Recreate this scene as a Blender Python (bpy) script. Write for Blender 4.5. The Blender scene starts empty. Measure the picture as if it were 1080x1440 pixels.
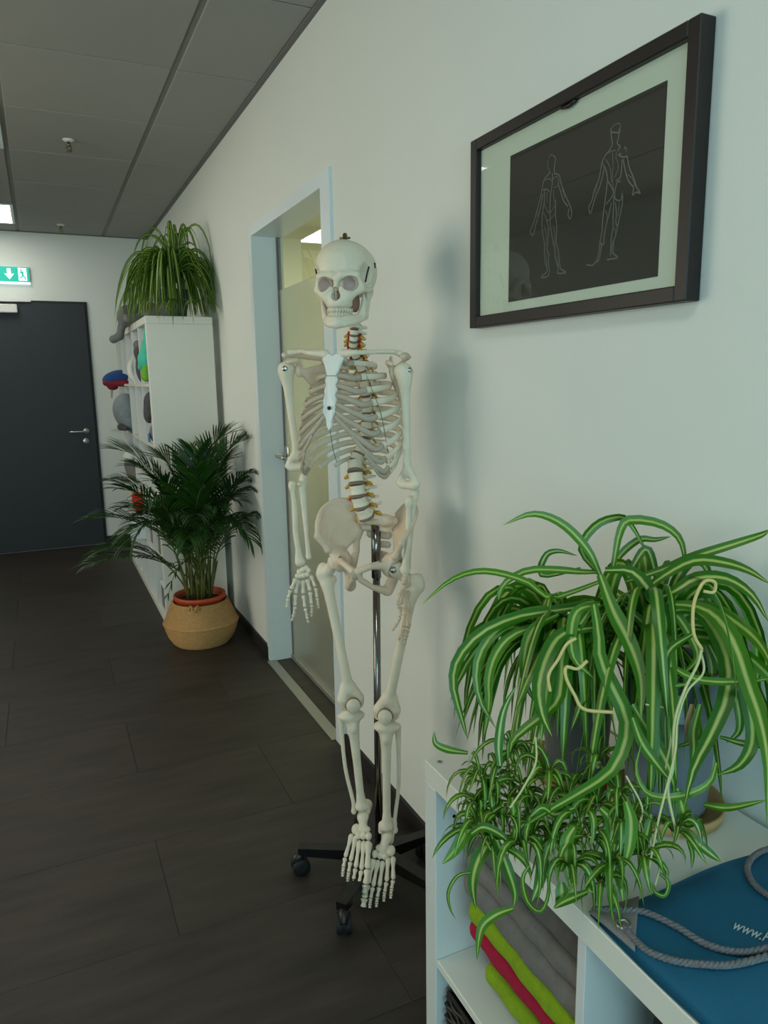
import bpy, math, random
import numpy as np
from mathutils import Matrix, Vector

random.seed(7)
sc = bpy.context.scene
COL = sc.collection

# ------------------------------------------------------------------ camera
FPX = 1023.74
CR = np.array([[0.90606944, -0.09044964, 0.41334856],
               [-0.42283159, -0.15692719, 0.8925174],
               [-0.01586225, -0.98345957, -0.1804319]])   # rows: world axes seen by the camera
CAM = np.array([0.0, 0.0, 1.48])
cd = bpy.data.cameras.new('camera'); cam = bpy.data.objects.new('camera', cd); COL.objects.link(cam)
cd.sensor_fit = 'VERTICAL'; cd.sensor_height = 24.0; cd.lens = FPX / 1440 * 24.0; cd.clip_start = 0.02
r_, u_, f_ = CR[:, 0], -CR[:, 1], CR[:, 2]
M = Matrix(((r_[0], u_[0], -f_[0], CAM[0]), (r_[1], u_[1], -f_[1], CAM[1]), (r_[2], u_[2], -f_[2], CAM[2]), (0, 0, 0, 1)))
cam.matrix_world = M
sc.camera = cam

# ------------------------------------------------------------------ world, lights, exposure
sc.view_settings.view_transform = 'Standard'; sc.view_settings.look = 'None'
sc.view_settings.gamma = 1.0; sc.view_settings.use_curve_mapping = False
sc.view_settings.exposure = 0.0
w = bpy.data.worlds.new('world'); sc.world = w; w.use_nodes = True
w.node_tree.nodes['Background'].inputs[0].default_value = (0.62, 0.78, 0.92, 1)
w.node_tree.nodes['Background'].inputs[1].default_value = 0.6

def area(name, loc, aim, sx, sy, power, color):
    l = bpy.data.lights.new(name, 'AREA'); l.shape = 'RECTANGLE'; l.size = sx; l.size_y = sy
    l.energy = power; l.color = color
    o = bpy.data.objects.new(name, l); COL.objects.link(o); o.location = loc
    d = Vector(aim) - Vector(loc)
    o.rotation_euler = d.to_track_quat('-Z', 'Y').to_euler()
    return o
# daylight through the window behind the camera and the window in the left wall
area('daylight_back_window', (-0.6, -2.56, 1.55), (-0.6, 0, 1.5), 2.6, 1.5, 66, (0.52, 0.90, 1.0))
area('daylight_side_window', (-2.28, 2.9, 1.5), (0, 2.9, 1.45), 2.1, 1.5, 42, (1.0, 0.89, 0.68))
# lit rooms behind the glass door
area('side_room_lamp', (2.3, 4.2, 2.68), (2.3, 4.2, 0), 1.2, 1.2, 64, (1.0, 0.98, 0.74))

# ------------------------------------------------------------------ small maths
def A(*v): return np.array(v, float)
def ray(px, py):
    return CR @ np.array([(px - 540) / FPX, (py - 720) / FPX, 1.0])
def at_d(px, py, d): return CAM + ray(px, py) * d
def at_x(px, py, x): r = ray(px, py); return CAM + r * (x / r[0])
def at_y(px, py, y): r = ray(px, py); return CAM + r * (y / r[1])
def at_z(px, py, z): r = ray(px, py); return CAM + r * ((z - CAM[2]) / r[2])
def nrm(v): v = np.asarray(v, float); return v / max(1e-9, np.linalg.norm(v))
def catmull(P, n):
    P = np.asarray(P, float)
    if len(P) == 2: t = np.linspace(0, 1, n)[:, None]; return P[0] * (1 - t) + P[1] * t
    Q = np.vstack([2 * P[0] - P[1], P, 2 * P[-1] - P[-2]])
    m = len(P) - 1; out = []
    for s in np.linspace(0, m, n):
        i = min(int(s), m - 1); t = s - i
        a, b, c, d = Q[i], Q[i + 1], Q[i + 2], Q[i + 3]
        out.append(.5 * (2 * b + (c - a) * t + (2 * a - 5 * b + 4 * c - d) * t * t + (3 * b - a - 3 * c + d) * t ** 3))
    return np.array(out)
def bez(p0, p1, p2, p3, n):
    t = np.linspace(0, 1, n)[:, None]
    return p0 * (1 - t) ** 3 + 3 * p1 * t * (1 - t) ** 2 + 3 * p2 * t * t * (1 - t) + p3 * t ** 3

# ------------------------------------------------------------------ materials
def lin(c): c /= 255.0; return c / 12.92 if c <= .04045 else ((c + .055) / 1.055) ** 2.4
def rgb(r, g, b): return (lin(r), lin(g), lin(b), 1)
MATS = {}
def mat(name, col, rough=.5, metal=0.0, var=0.0, vscale=8.0, stretch=(1, 1, 1), bump=0.0, bscale=60.0, spec=.5, col2=None, rnd=0.0, coat=0.0):
    m = bpy.data.materials.new(name); m.use_nodes = True; nt = m.node_tree; N = nt.nodes; L = nt.links
    b = N['Principled BSDF']
    b.inputs['Base Color'].default_value = col; b.inputs['Roughness'].default_value = rough
    b.inputs['Metallic'].default_value = metal; b.inputs['Specular IOR Level'].default_value = spec
    b.inputs['Coat Weight'].default_value = coat
    tc = N.new('ShaderNodeTexCoord'); mp = N.new('ShaderNodeMapping'); mp.inputs['Scale'].default_value = stretch
    L.new(tc.outputs['Object'], mp.inputs[0])
    out = None
    if var or col2:
        nz = N.new('ShaderNodeTexNoise'); nz.inputs['Scale'].default_value = vscale; nz.inputs['Detail'].default_value = 5
        L.new(mp.outputs[0], nz.inputs['Vector'])
        cr = N.new('ShaderNodeValToRGB'); cr.color_ramp.elements[0].position = .3; cr.color_ramp.elements[1].position = .7
        c2 = col2 or tuple(min(1, c * (1 + var)) for c in col[:3]) + (1,)
        c1 = col if col2 else tuple(c * (1 - var) for c in col[:3]) + (1,)
        cr.color_ramp.elements[0].color = c1; cr.color_ramp.elements[1].color = c2
        L.new(nz.outputs['Fac'], cr.inputs[0]); out = cr.outputs[0]
    if rnd:
        oi = N.new('ShaderNodeObjectInfo'); hs = N.new('ShaderNodeHueSaturation')
        mr = N.new('ShaderNodeMapRange'); mr.inputs['To Min'].default_value = 1 - rnd; mr.inputs['To Max'].default_value = 1 + rnd
        L.new(oi.outputs['Random'], mr.inputs[0]); L.new(mr.outputs[0], hs.inputs['Value'])
        if out: L.new(out, hs.inputs['Color'])
        else: hs.inputs['Color'].default_value = col
        out = hs.outputs[0]
    if out: L.new(out, b.inputs['Base Color'])
    if bump:
        n2 = N.new('ShaderNodeTexNoise'); n2.inputs['Scale'].default_value = bscale; n2.inputs['Detail'].default_value = 3
        L.new(mp.outputs[0], n2.inputs['Vector'])
        bp = N.new('ShaderNodeBump'); bp.inputs['Strength'].default_value = bump; bp.inputs['Distance'].default_value = .002
        L.new(n2.outputs['Fac'], bp.inputs['Height']); L.new(bp.outputs[0], b.inputs['Normal'])
    MATS[name] = m; return m
def emit(name, col, s):
    m = bpy.data.materials.new(name); m.use_nodes = True; nt = m.node_tree
    b = nt.nodes['Principled BSDF']; b.inputs['Base Color'].default_value = col
    b.inputs['Emission Color'].default_value = col; b.inputs['Emission Strength'].default_value = s
    MATS[name] = m; return m
def leafmat(name, edge, mid, edge2, w0=.10, w1=.22, trans=.25):
    m = bpy.data.materials.new(name); m.use_nodes = True; nt = m.node_tree; N = nt.nodes; L = nt.links
    b = N['Principled BSDF']; b.inputs['Roughness'].default_value = .38
    uv = N.new('ShaderNodeUVMap'); sx = N.new('ShaderNodeSeparateXYZ'); L.new(uv.outputs[0], sx.inputs[0])
    s = N.new('ShaderNodeMath'); s.operation = 'SUBTRACT'; s.inputs[1].default_value = .5; L.new(sx.outputs[0], s.inputs[0])
    a = N.new('ShaderNodeMath'); a.operation = 'ABSOLUTE'; L.new(s.outputs[0], a.inputs[0])
    mr = N.new('ShaderNodeMapRange'); mr.inputs['From Min'].default_value = w0; mr.inputs['From Max'].default_value = w1; L.new(a.outputs[0], mr.inputs[0])
    oi = N.new('ShaderNodeObjectInfo'); g = N.new('ShaderNodeMixRGB'); g.inputs[1].default_value = edge; g.inputs[2].default_value = edge2
    L.new(oi.outputs['Random'], g.inputs[0])
    mx = N.new('ShaderNodeMixRGB'); mx.inputs[1].default_value = mid; L.new(mr.outputs[0], mx.inputs[0]); L.new(g.outputs[0], mx.inputs[2])
    L.new(mx.outputs[0], b.inputs['Base Color'])
    tr = N.new('ShaderNodeBsdfTranslucent'); L.new(mx.outputs[0], tr.inputs[0])
    ms = N.new('ShaderNodeMixShader'); ms.inputs[0].default_value = trans
    L.new(b.outputs[0], ms.inputs[1]); L.new(tr.outputs[0], ms.inputs[2])
    L.new(ms.outputs[0], N['Material Output'].inputs[0]); MATS[name] = m; return m

mat('wall', rgb(222, 227, 222), .9, var=.015, vscale=1.5, bump=.25, bscale=220)
mat('ceiling_tile', rgb(150, 151, 146), .95, var=.02, vscale=3, bump=.2, bscale=300, rnd=.02)
mat('ceiling_grid', rgb(136, 134, 126), .8)
mat('ceiling_trim', rgb(112, 112, 110), .8)
mat('plank', rgb(52, 47, 42), .5, var=.30, vscale=5, stretch=(.6, 3.2, 1), bump=.25, bscale=120, rnd=.13, spec=.3)
mat('subfloor', rgb(22, 20, 19), .9)
mat('baseboard', rgb(34, 31, 30), .6)
mat('frame_white', rgb(214, 227, 232), .35)
mat('strip_metal', rgb(150, 150, 145), .4, .4)
mat('door_dark', rgb(38, 42, 48), .55, var=.06, vscale=30)
mat('door_edge', rgb(26, 26, 27), .6)
mat('steel', rgb(190, 190, 188), .28, .95)
mat('pole_chrome', rgb(128, 126, 124), .16, 1.0)
mat('orbit', rgb(230, 208, 198), .7)
mat('chrome', rgb(205, 205, 205), .12, 1.0)
mat('brass', rgb(110, 102, 72), .35, .8)
mat('black_plastic', rgb(20, 20, 21), .45)
mat('black_steel', rgb(16, 15, 16), .4, .2)
mat('rubber', rgb(14, 14, 15), .7)
mat('white_plastic', rgb(225, 225, 220), .4)
mat('shelf_white', rgb(222, 223, 214), .4, bump=.03, bscale=90)
mat('shelf_edge', rgb(212, 216, 214), .45)
mat('frame_black', rgb(24, 18, 18), .45, var=.2, vscale=20, stretch=(1, 8, 1))
mat('mount', rgb(204, 213, 205), .9)
mat('print_dark', rgb(44, 42, 40), .8, var=.12, vscale=4)
mat('print_line', rgb(112, 112, 106), .8)
mat('print_line_dim', rgb(84, 83, 79), .8)
mat('bone', rgb(226, 216, 194), .48, var=.05, vscale=22, bump=.12, bscale=140, spec=.35)
mat('bone_warm', rgb(222, 202, 178), .5, var=.06, vscale=18, bump=.12, bscale=140, spec=.35)
mat('bone_white', rgb(228, 230, 224), .5, var=.03, vscale=30, spec=.35)
mat('tooth', rgb(222, 212, 188), .3)
mat('cartilage', rgb(176, 164, 146), .5, var=.05, vscale=25)
mat('disc', rgb(128, 110, 92), .55)
mat('nerve', rgb(196, 150, 40), .5)
mat('artery', rgb(170, 32, 24), .45)
mat('cavity', rgb(142, 104, 90), .8)
mat('pencil', rgb(70, 66, 60), .8)
mat('soil', rgb(36, 26, 20), .95, var=.4, vscale=60, bump=1, bscale=90)
mat('pot_grey', rgb(112, 122, 130), .5, var=.04, vscale=20)
mat('pot_dark', rgb(82, 88, 90), .5, var=.04, vscale=20)
mat('saucer_wood', rgb(176, 142, 92), .5, var=.08, vscale=20)
mat('terracotta', rgb(150, 84, 44), .7, var=.08, vscale=20)
mat('orange_plastic', rgb(186, 74, 38), .45)
mat('seagrass', rgb(184, 142, 88), .8, var=.18, vscale=60, stretch=(1, 1, 3), bump=.8, bscale=160)
mat('runner', rgb(206, 188, 120), .5)
mat('runner_pale', rgb(190, 196, 140), .5)
mat('palm_stem', rgb(92, 98, 40), .6, var=.2, vscale=20)
leafmat('spider_leaf', rgb(42, 104, 10), rgb(178, 196, 104), rgb(74, 134, 20), .05, .17)
leafmat('spider_leaf_far', rgb(40, 86, 14), rgb(156, 178, 84), rgb(66, 110, 22), .10, .22)
leafmat('palm_leaf', rgb(26, 62, 22), rgb(44, 88, 30), rgb(44, 86, 28), .02, .05, .25)
leafmat('dry_leaf', rgb(150, 116, 60), rgb(170, 140, 80), rgb(130, 100, 50))
mat('towel_grey', rgb(118, 114, 110), .95, var=.12, vscale=50, bump=1, bscale=400)
mat('towel_grey_dark', rgb(96, 93, 92), .95, var=.12, vscale=50, bump=1, bscale=400)
mat('towel_lime', rgb(134, 166, 12), .95, var=.1, vscale=60, bump=1, bscale=400)
mat('towel_crimson', rgb(164, 10, 52), .95, var=.1, vscale=60, bump=1, bscale=400)
mat('fabric_teal', rgb(0, 88, 120), .7, var=.12, vscale=9, bump=.3, bscale=500)
mat('fabric_grey', rgb(120, 118, 116), .8, var=.06, vscale=40, bump=.3, bscale=300)
mat('cord_grey', rgb(104, 106, 110), .85, var=.25, vscale=300)
mat('bag_print', rgb(190, 206, 212), .7)
mat('black_fabric', rgb(30, 22, 22), .85, var=.2, vscale=20)
mat('plush_grey', rgb(112, 114, 112), .95, bump=1, bscale=200, var=.15, vscale=30)
mat('plush_dark', rgb(78, 78, 80), .95, bump=1, bscale=200, var=.15, vscale=30)
mat('plush_teal', rgb(70, 186, 160), .95, bump=1, bscale=200, var=.1, vscale=30)
mat('plush_lime', rgb(108, 168, 50), .95, bump=1, bscale=200)
mat('bag_bluegrey', rgb(128, 140, 144), .9, var=.1, vscale=30)
mat('cloth_blue', rgb(26, 70, 128), .85, var=.1, vscale=30)
mat('cloth_red', rgb(128, 28, 44), .85, var=.1, vscale=30)
mat('red_plastic', rgb(206, 18, 32), .5)
mat('pink', rgb(206, 130, 128), .8)
mat('glass_beige', rgb(214, 214, 190), .9)
mat('label_white', rgb(206, 218, 226), .6)
mat('label_blue', rgb(72, 120, 170), .6)
mat('sign_green', rgb(0, 150, 130), .4)
emit('lamp_panel', (1, .98, .88, 1), 7.0)
emit('sign_green_lit', rgb(10, 165, 145), .75)
emit('sign_white_lit', (1, 1, 1, 1), .9)
emit('sign_lamp', (.8, .95, 1, 1), 1.2)

def glassmat(name, col, rough, trans_mix, gloss=.08, clear=False):
    m = bpy.data.materials.new(name); m.use_nodes = True; nt = m.node_tree; N = nt.nodes; L = nt.links
    N.remove(N['Principled BSDF'])
    gl = N.new('ShaderNodeBsdfGlossy'); gl.inputs['Roughness'].default_value = rough; gl.inputs[0].default_value = (1, 1, 1, 1)
    fr = N.new('ShaderNodeFresnel'); fr.inputs[0].default_value = 1.5
    if clear:
        b = N.new('ShaderNodeBsdfTransparent'); b.inputs[0].default_value = col; base = b.outputs[0]
    else:
        b = N.new('ShaderNodeBsdfRefraction'); b.inputs[0].default_value = col; b.inputs['Roughness'].default_value = .62; b.inputs['IOR'].default_value = 1.25
        d = N.new('ShaderNodeBsdfDiffuse'); d.inputs[0].default_value = col
        mm = N.new('ShaderNodeMixShader'); mm.inputs[0].default_value = trans_mix
        L.new(d.outputs[0], mm.inputs[1]); L.new(b.outputs[0], mm.inputs[2]); base = mm.outputs[0]
    ms = N.new('ShaderNodeMixShader'); bf = N.new('ShaderNodeNewGeometry'); iv = N.new('ShaderNodeMath'); iv.operation = 'SUBTRACT'; iv.inputs[0].default_value = 1.0; L.new(bf.outputs['Backfacing'], iv.inputs[1]); mu = N.new('ShaderNodeMath'); mu.operation = 'MULTIPLY'; L.new(fr.outputs[0], mu.inputs[0]); L.new(iv.outputs[0], mu.inputs[1]); L.new(mu.outputs[0], ms.inputs[0]); L.new(base, ms.inputs[1]); L.new(gl.outputs[0], ms.inputs[2])
    L.new(ms.outputs[0], N['Material Output'].inputs[0]); MATS[name] = m; return m
glassmat('glass_clear', (.97, .985, .96, 1), .0, 0, clear=True)
glassmat('glass_frost', (.93, .96, .86, 1), .22, .84)

# ------------------------------------------------------------------ objects
def wl(o):
    v = np.zeros(3)
    while o is not None: v += np.array(o.location); o = o.parent
    return v
def tag(o, label=None, cat=None, group=None, kind=None):
    if label: o['label'] = label
    if cat: o['category'] = cat
    if group: o['group'] = group
    if kind: o['kind'] = kind
    return o
def thing(name, label, cat, loc=(0, 0, 0), group=None, kind=None):
    o = bpy.data.objects.new(name, None); COL.objects.link(o); o.location = [float(x) for x in loc]
    o.empty_display_size = .05
    return tag(o, label, cat, group, kind)
def mesh(name, V, Fq, m, smooth=False, uv=None):
    me = bpy.data.meshes.new(name)
    V = np.asarray(V, np.float32).reshape(-1, 3)
    if isinstance(Fq, np.ndarray):
        n, k = Fq.shape
        me.vertices.add(len(V)); me.vertices.foreach_set('co', V.ravel())
        me.loops.add(n * k); me.loops.foreach_set('vertex_index', Fq.ravel().astype(np.int32))
        me.polygons.add(n); me.polygons.foreach_set('loop_start', np.arange(0, n * k, k, dtype=np.int32))
        me.update(calc_edges=True)
    else:
        me.from_pydata(V.tolist(), [], [list(map(int, f)) for f in Fq])
    if uv is not None:
        ul = me.uv_layers.new(name='UVMap')
        li = np.empty(len(me.loops), np.int32); me.loops.foreach_get('vertex_index', li)
        ul.data.foreach_set('uv', np.asarray(uv, np.float32)[li].ravel())
    if m: me.materials.append(MATS[m])
    if smooth: me.polygons.foreach_set('use_smooth', np.ones(len(me.polygons), bool))
    me.update(); return me
def link(name, me, parent=None, loc=(0, 0, 0)):
    o = bpy.data.objects.new(name, me); COL.objects.link(o); o.location = [float(x) for x in loc]
    if parent is not None: o.parent = parent
    return o
class MB:
    """collects shapes in world coordinates; build() makes one mesh object (relative to its parent)"""
    def __init__(s): s.V = []; s.F = []; s.n = 0; s.UV = []
    def add(s, V, F, uv=None):
        V = np.asarray(V, float).reshape(-1, 3)
        s.V.append(V); s.F += [[i + s.n for i in f] for f in F]; s.n += len(V)
        s.UV.append(np.zeros((len(V), 2)) if uv is None else np.asarray(uv, float)); return s
    def box(s, x0, x1, y0, y1, z0, z1, bev=0.0):
        if bev <= 0:
            V = [(x, y, z) for z in (z0, z1) for y in (y0, y1) for x in (x0, x1)]
            F = [(0, 2, 3, 1), (4, 5, 7, 6), (0, 1, 5, 4), (2, 6, 7, 3), (0, 4, 6, 2), (1, 3, 7, 5)]
            return s.add(V, F)
        b = min(bev, (x1 - x0) * .45, (y1 - y0) * .45, (z1 - z0) * .45)
        X, Y, Z = (x0, x1), (y0, y1), (z0, z1); V = []; idx = {}
        for i in (0, 1):
            for j in (0, 1):
                for k in (0, 1):
                    sx, sy, sz = (b if i == 0 else -b), (b if j == 0 else -b), (b if k == 0 else -b)
                    for ax in range(3):
                        p = [X[i] + sx, Y[j] + sy, Z[k] + sz]; p[ax] = (X[i], Y[j], Z[k])[ax]
                        idx[(i, j, k, ax)] = len(V); V.append(p)
        F = []
        for ax in range(3):
            o = [a for a in range(3) if a != ax]
            for e in (0, 1):
                q = []
                for (p, r) in ((0, 0), (1, 0), (1, 1), (0, 1)):
                    c = [0, 0, 0]; c[ax] = e; c[o[0]] = p; c[o[1]] = r; q.append(idx[(*c, ax)])
                if (e == 0) != (ax == 1): q = q[::-1]
                F.append(q)
            for p in (0, 1):
                for r in (0, 1):
                    c0 = [0, 0, 0]; c1 = [0, 0, 0]; c0[ax] = 0; c1[ax] = 1
                    for c in (c0, c1): c[o[0]] = p; c[o[1]] = r
                    F.append([idx[(*c0, o[0])], idx[(*c1, o[0])], idx[(*c1, o[1])], idx[(*c0, o[1])]])
        for i in (0, 1):
            for j in (0, 1):
                for k in (0, 1): F.append([idx[(i, j, k, 0)], idx[(i, j, k, 1)], idx[(i, j, k, 2)]])
        return s.add(V, F)
    def tube(s, P, R, seg=8, cap=True, flat=None, up=None, closed=False):
        P = np.asarray(P, float); n = len(P); R = np.broadcast_to(np.asarray(R, float), (n,))
        T = np.gradient(P, axis=0); T /= np.maximum(1e-9, np.linalg.norm(T, axis=1))[:, None]
        if closed:
            T = np.roll(P, -1, 0) - np.roll(P, 1, 0); T /= np.linalg.norm(T, axis=1)[:, None]
        ref = nrm(up) if up is not None else (A(0, 0, 1) if abs(T[0][2]) < .9 else A(1, 0, 0))
        nv = ref - T[0] * (ref @ T[0]); nv = nrm(nv); V = []
        for i in range(n):
            if up is not None: nv = nrm(ref - T[i] * (ref @ T[i]))
            else: nv = nrm(nv - T[i] * (nv @ T[i]))
            bv = np.cross(T[i], nv)
            a = np.arange(seg) * 2 * math.pi / seg
            fl = 1.0 if flat is None else flat
            V.append(P[i] + R[i] * (np.cos(a)[:, None] * nv + fl * np.sin(a)[:, None] * bv))
        V = np.vstack(V); F = []
        for i in range(n if closed else n - 1):
            i2 = (i + 1) % n
            for k in range(seg):
                k2 = (k + 1) % seg; F.append((i * seg + k, i * seg + k2, i2 * seg + k2, i2 * seg + k))
        if cap and not closed: F.append(tuple(range(seg))[::-1]); F.append(tuple((n - 1) * seg + k for k in range(seg)))
        return s.add(V, F)
    def lathe(s, c, prof, seg=32, axis=2, cap=True, sq=None):
        """prof: list of (radius, offset along axis)"""
        V = []; F = []; n = len(prof); a = np.arange(seg) * 2 * math.pi / seg
        for r, h in prof:
            ring = np.stack([r * np.cos(a), r * np.sin(a), np.full(seg, h)], 1)
            if axis == 0: ring = ring[:, [2, 0, 1]]
            if axis == 1: ring = ring[:, [1, 2, 0]]
            V.append(ring + np.asarray(c))
        for i in range(n - 1):
            for k in range(seg):
                k2 = (k + 1) % seg; F.append((i * seg + k, i * seg + k2, (i + 1) * seg + k2, (i + 1) * seg + k))
        if cap: F.append(tuple(range(seg))[::-1]); F.append(tuple((n - 1) * seg + k for k in range(seg)))
        return s.add(np.vstack(V), F)
    def prism(s, P2, fn, t0, t1):
        """P2 outline, fn(u,v,t) -> xyz"""
        n = len(P2); V = [fn(u, v, t0) for u, v in P2] + [fn(u, v, t1) for u, v in P2]
        F = [tuple(range(n))[::-1], tuple(range(n, 2 * n))] + [(i, (i + 1) % n, n + (i + 1) % n, n + i) for i in range(n)]
        return s.add(V, F)
    def build(s, name, m, parent=None, smooth=False, uv=False, local=False):
        V = np.vstack(s.V)
        if parent is not None and not local: V = V - wl(parent)
        return link(name, mesh(name, V, s.F, m, smooth, np.vstack(s.UV) if uv else None), parent)

# ------------------------------------------------------------------ implicit surfaces (organic shapes)
class SDF:
    def __init__(s, h=.002): s.h = h; s.ops = []
    def _p(s, op, fn, lo, hi, k): s.ops.append((op, fn, np.asarray(lo, float), np.asarray(hi, float), k)); return s
    def ell(s, c, r, k=.006, op='+', rot=None):
        c = np.asarray(c, float); r = np.broadcast_to(np.asarray(r, float), (3,)).copy(); m = r.max()
        Rm = None if rot is None else np.asarray(rot, float)
        def fn(X, Y, Z):
            x, y, z = X - c[0], Y - c[1], Z - c[2]
            if Rm is not None:
                x, y, z = (Rm[0, 0] * x + Rm[1, 0] * y + Rm[2, 0] * z, Rm[0, 1] * x + Rm[1, 1] * y + Rm[2, 1] * z, Rm[0, 2] * x + Rm[1, 2] * y + Rm[2, 2] * z)
            k0 = np.sqrt((x / r[0]) ** 2 + (y / r[1]) ** 2 + (z / r[2]) ** 2) + 1e-9
            k1 = np.sqrt((x / r[0] ** 2) ** 2 + (y / r[1] ** 2) ** 2 + (z / r[2] ** 2) ** 2) + 1e-9
            return k0 * (k0 - 1) / k1
        return s._p(op, fn, c - (m if rot is not None else r), c + (m if rot is not None else r), k)
    def cap(s, a, b, r0, r1=None, k=.006, op='+'):
        a = np.asarray(a, float); b = np.asarray(b, float); r1 = r0 if r1 is None else r1
        d = b - a; dd = max(1e-12, d @ d); m = max(r0, r1)
        def fn(X, Y, Z):
            x, y, z = X - a[0], Y - a[1], Z - a[2]
            t = np.clip((x * d[0] + y * d[1] + z * d[2]) / dd, 0, 1)
            return np.sqrt((x - t * d[0]) ** 2 + (y - t * d[1]) ** 2 + (z - t * d[2]) ** 2) - (r0 + (r1 - r0) * t)
        return s._p(op, fn, np.minimum(a, b) - m, np.maximum(a, b) + m, k)
    def path(s, P, R, k=.006, op='+'):
        R = np.broadcast_to(np.asarray(R, float), (len(P),))
        return s.fan([(P[i], P[i + 1], R[i], R[i + 1]) for i in range(len(P) - 1)], k, op)
    def fan(s, segs, k=.006, op='+', soft=0.0):
        segs = [(np.asarray(a, float), np.asarray(b, float), r0, r1) for a, b, r0, r1 in segs]
        def fn(X, Y, Z):
            best = None
            for a, b, r0, r1 in segs:
                d = b - a; dd = max(1e-12, d @ d); x, y, z = X - a[0], Y - a[1], Z - a[2]
                t = np.clip((x * d[0] + y * d[1] + z * d[2]) / dd, 0, 1)
                v = np.sqrt((x - t * d[0]) ** 2 + (y - t * d[1]) ** 2 + (z - t * d[2]) ** 2) - (r0 + (r1 - r0) * t)
                if best is None: best = v
                elif soft: e = np.maximum(soft - np.abs(v - best), 0) / soft; best = np.minimum(v, best) - e * e * soft * .25
                else: best = np.minimum(best, v)
            return best
        lo = np.min([np.minimum(a, b) - max(r0, r1) for a, b, r0, r1 in segs], 0); hi = np.max([np.maximum(a, b) + max(r0, r1) for a, b, r0, r1 in segs], 0)
        return s._p(op, fn, lo, hi, k)
    def box(s, c, hs, r=.004, k=.006, op='+', rot=None):
        c = np.asarray(c, float); hs = np.asarray(hs, float); Rm = None if rot is None else np.asarray(rot, float)
        def fn(X, Y, Z):
            x, y, z = X - c[0], Y - c[1], Z - c[2]
            if Rm is not None:
                x, y, z = (Rm[0, 0] * x + Rm[1, 0] * y + Rm[2, 0] * z, Rm[0, 1] * x + Rm[1, 1] * y + Rm[2, 1] * z, Rm[0, 2] * x + Rm[1, 2] * y + Rm[2, 2] * z)
            qx, qy, qz = np.abs(x) - hs[0] + r, np.abs(y) - hs[1] + r, np.abs(z) - hs[2] + r
            return np.sqrt(np.maximum(qx, 0) ** 2 + np.maximum(qy, 0) ** 2 + np.maximum(qz, 0) ** 2) + np.minimum(np.maximum(qx, np.maximum(qy, qz)), 0) - r
        m = hs if rot is None else np.full(3, np.linalg.norm(hs))
        return s._p(op, fn, c - m, c + m, k)
    def field(s, op, fn, lo, hi, k=.004): return s._p(op, fn, lo, hi, k)
    def polygonise(s, noise=None):
        h = s.h; lo = np.min([o[2] for o in s.ops if o[0] == '+'], 0) - 4 * h - .004; hi = np.max([o[3] for o in s.ops if o[0] == '+'], 0) + 4 * h + .004
        n = np.ceil((hi - lo) / h).astype(int) + 1
        G = np.full(n, .5, np.float32)
        ax = [lo[i] + h * np.arange(n[i]) for i in range(3)]
        for op, fn, a, b, k in s.ops:
            mg = k + 3 * h
            i0 = np.clip(np.floor((a - mg - lo) / h).astype(int), 0, n); i1 = np.clip(np.ceil((b + mg - lo) / h).astype(int) + 1, 0, n)
            if np.any(i1 <= i0): continue
            sl = tuple(slice(i0[j], i1[j]) for j in range(3))
            X = ax[0][sl[0]][:, None, None]; Y = ax[1][sl[1]][None, :, None]; Z = ax[2][sl[2]][None, None, :]
            d = fn(X, Y, Z); g = G[sl]
            if op == '+':
                if k > 0:
                    e = np.maximum(k - np.abs(d - g), 0) / k; G[sl] = np.minimum(d, g) - e * e * k * .25
                else: G[sl] = np.minimum(d, g)
            elif op == '-':
                d = -d
                if k > 0:
                    e = np.maximum(k - np.abs(d - g), 0) / k; G[sl] = np.maximum(d, g) + e * e * k * .25
                else: G[sl] = np.maximum(d, g)
            elif op == 'd': G[sl] = g + d
        S = G < 0
        c = [S[i:n[0] - 1 + i, j:n[1] - 1 + j, l:n[2] - 1 + l] for i in (0, 1) for j in (0, 1) for l in (0, 1)]
        cnt = sum(x.astype(np.int8) for x in c); act = (cnt > 0) & (cnt < 8)
        I = np.argwhere(act); N = len(I)
        vid = np.full(act.shape, -1, np.int32); vid[act] = np.arange(N)
        cor = np.array([(i, j, l) for i in (0, 1) for j in (0, 1) for l in (0, 1)])
        val = np.stack([G[I[:, 0] + q[0], I[:, 1] + q[1], I[:, 2] + q[2]] for q in cor], 1)
        acc = np.zeros((N, 3)); ct = np.zeros(N)
        for p in range(8):
            for q in range(p + 1, 8):
                df = cor[q] - cor[p]
                if np.abs(df).sum() != 1: continue
                f0, f1 = val[:, p], val[:, q]; m = (f0 < 0) != (f1 < 0)
                t = np.where(m, f0 / np.where(m, f0 - f1, 1), 0)
                acc += m[:, None] * (cor[p] + t[:, None] * df); ct += m
        V = lo + h * (I + acc / np.maximum(ct, 1)[:, None])
        Fs = []
        for a in range(3):
            b, c2 = (a + 1) % 3, (a + 2) % 3
            s0 = [slice(None)] * 3; s1 = [slice(None)] * 3; s0[a] = slice(0, -1); s1[a] = slice(1, None)
            S0 = S[tuple(s0)]; S1 = S[tuple(s1)]; E = np.argwhere(S0 != S1)
            E = E[(E[:, b] > 0) & (E[:, c2] > 0) & (E[:, b] < n[b] - 1) & (E[:, c2] < n[c2] - 1)]
            if not len(E): continue
            def cell(db, dc):
                q = E.copy(); q[:, b] += db; q[:, c2] += dc; return vid[q[:, 0], q[:, 1], q[:, 2]]
            Q = np.stack([cell(-1, -1), cell(0, -1), cell(0, 0), cell(-1, 0)], 1)
            ins = S0[E[:, 0], E[:, 1], E[:, 2]]
            Q[~ins] = Q[~ins][:, ::-1]; Fs.append(Q)
        return V, np.vstack(Fs)
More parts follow.
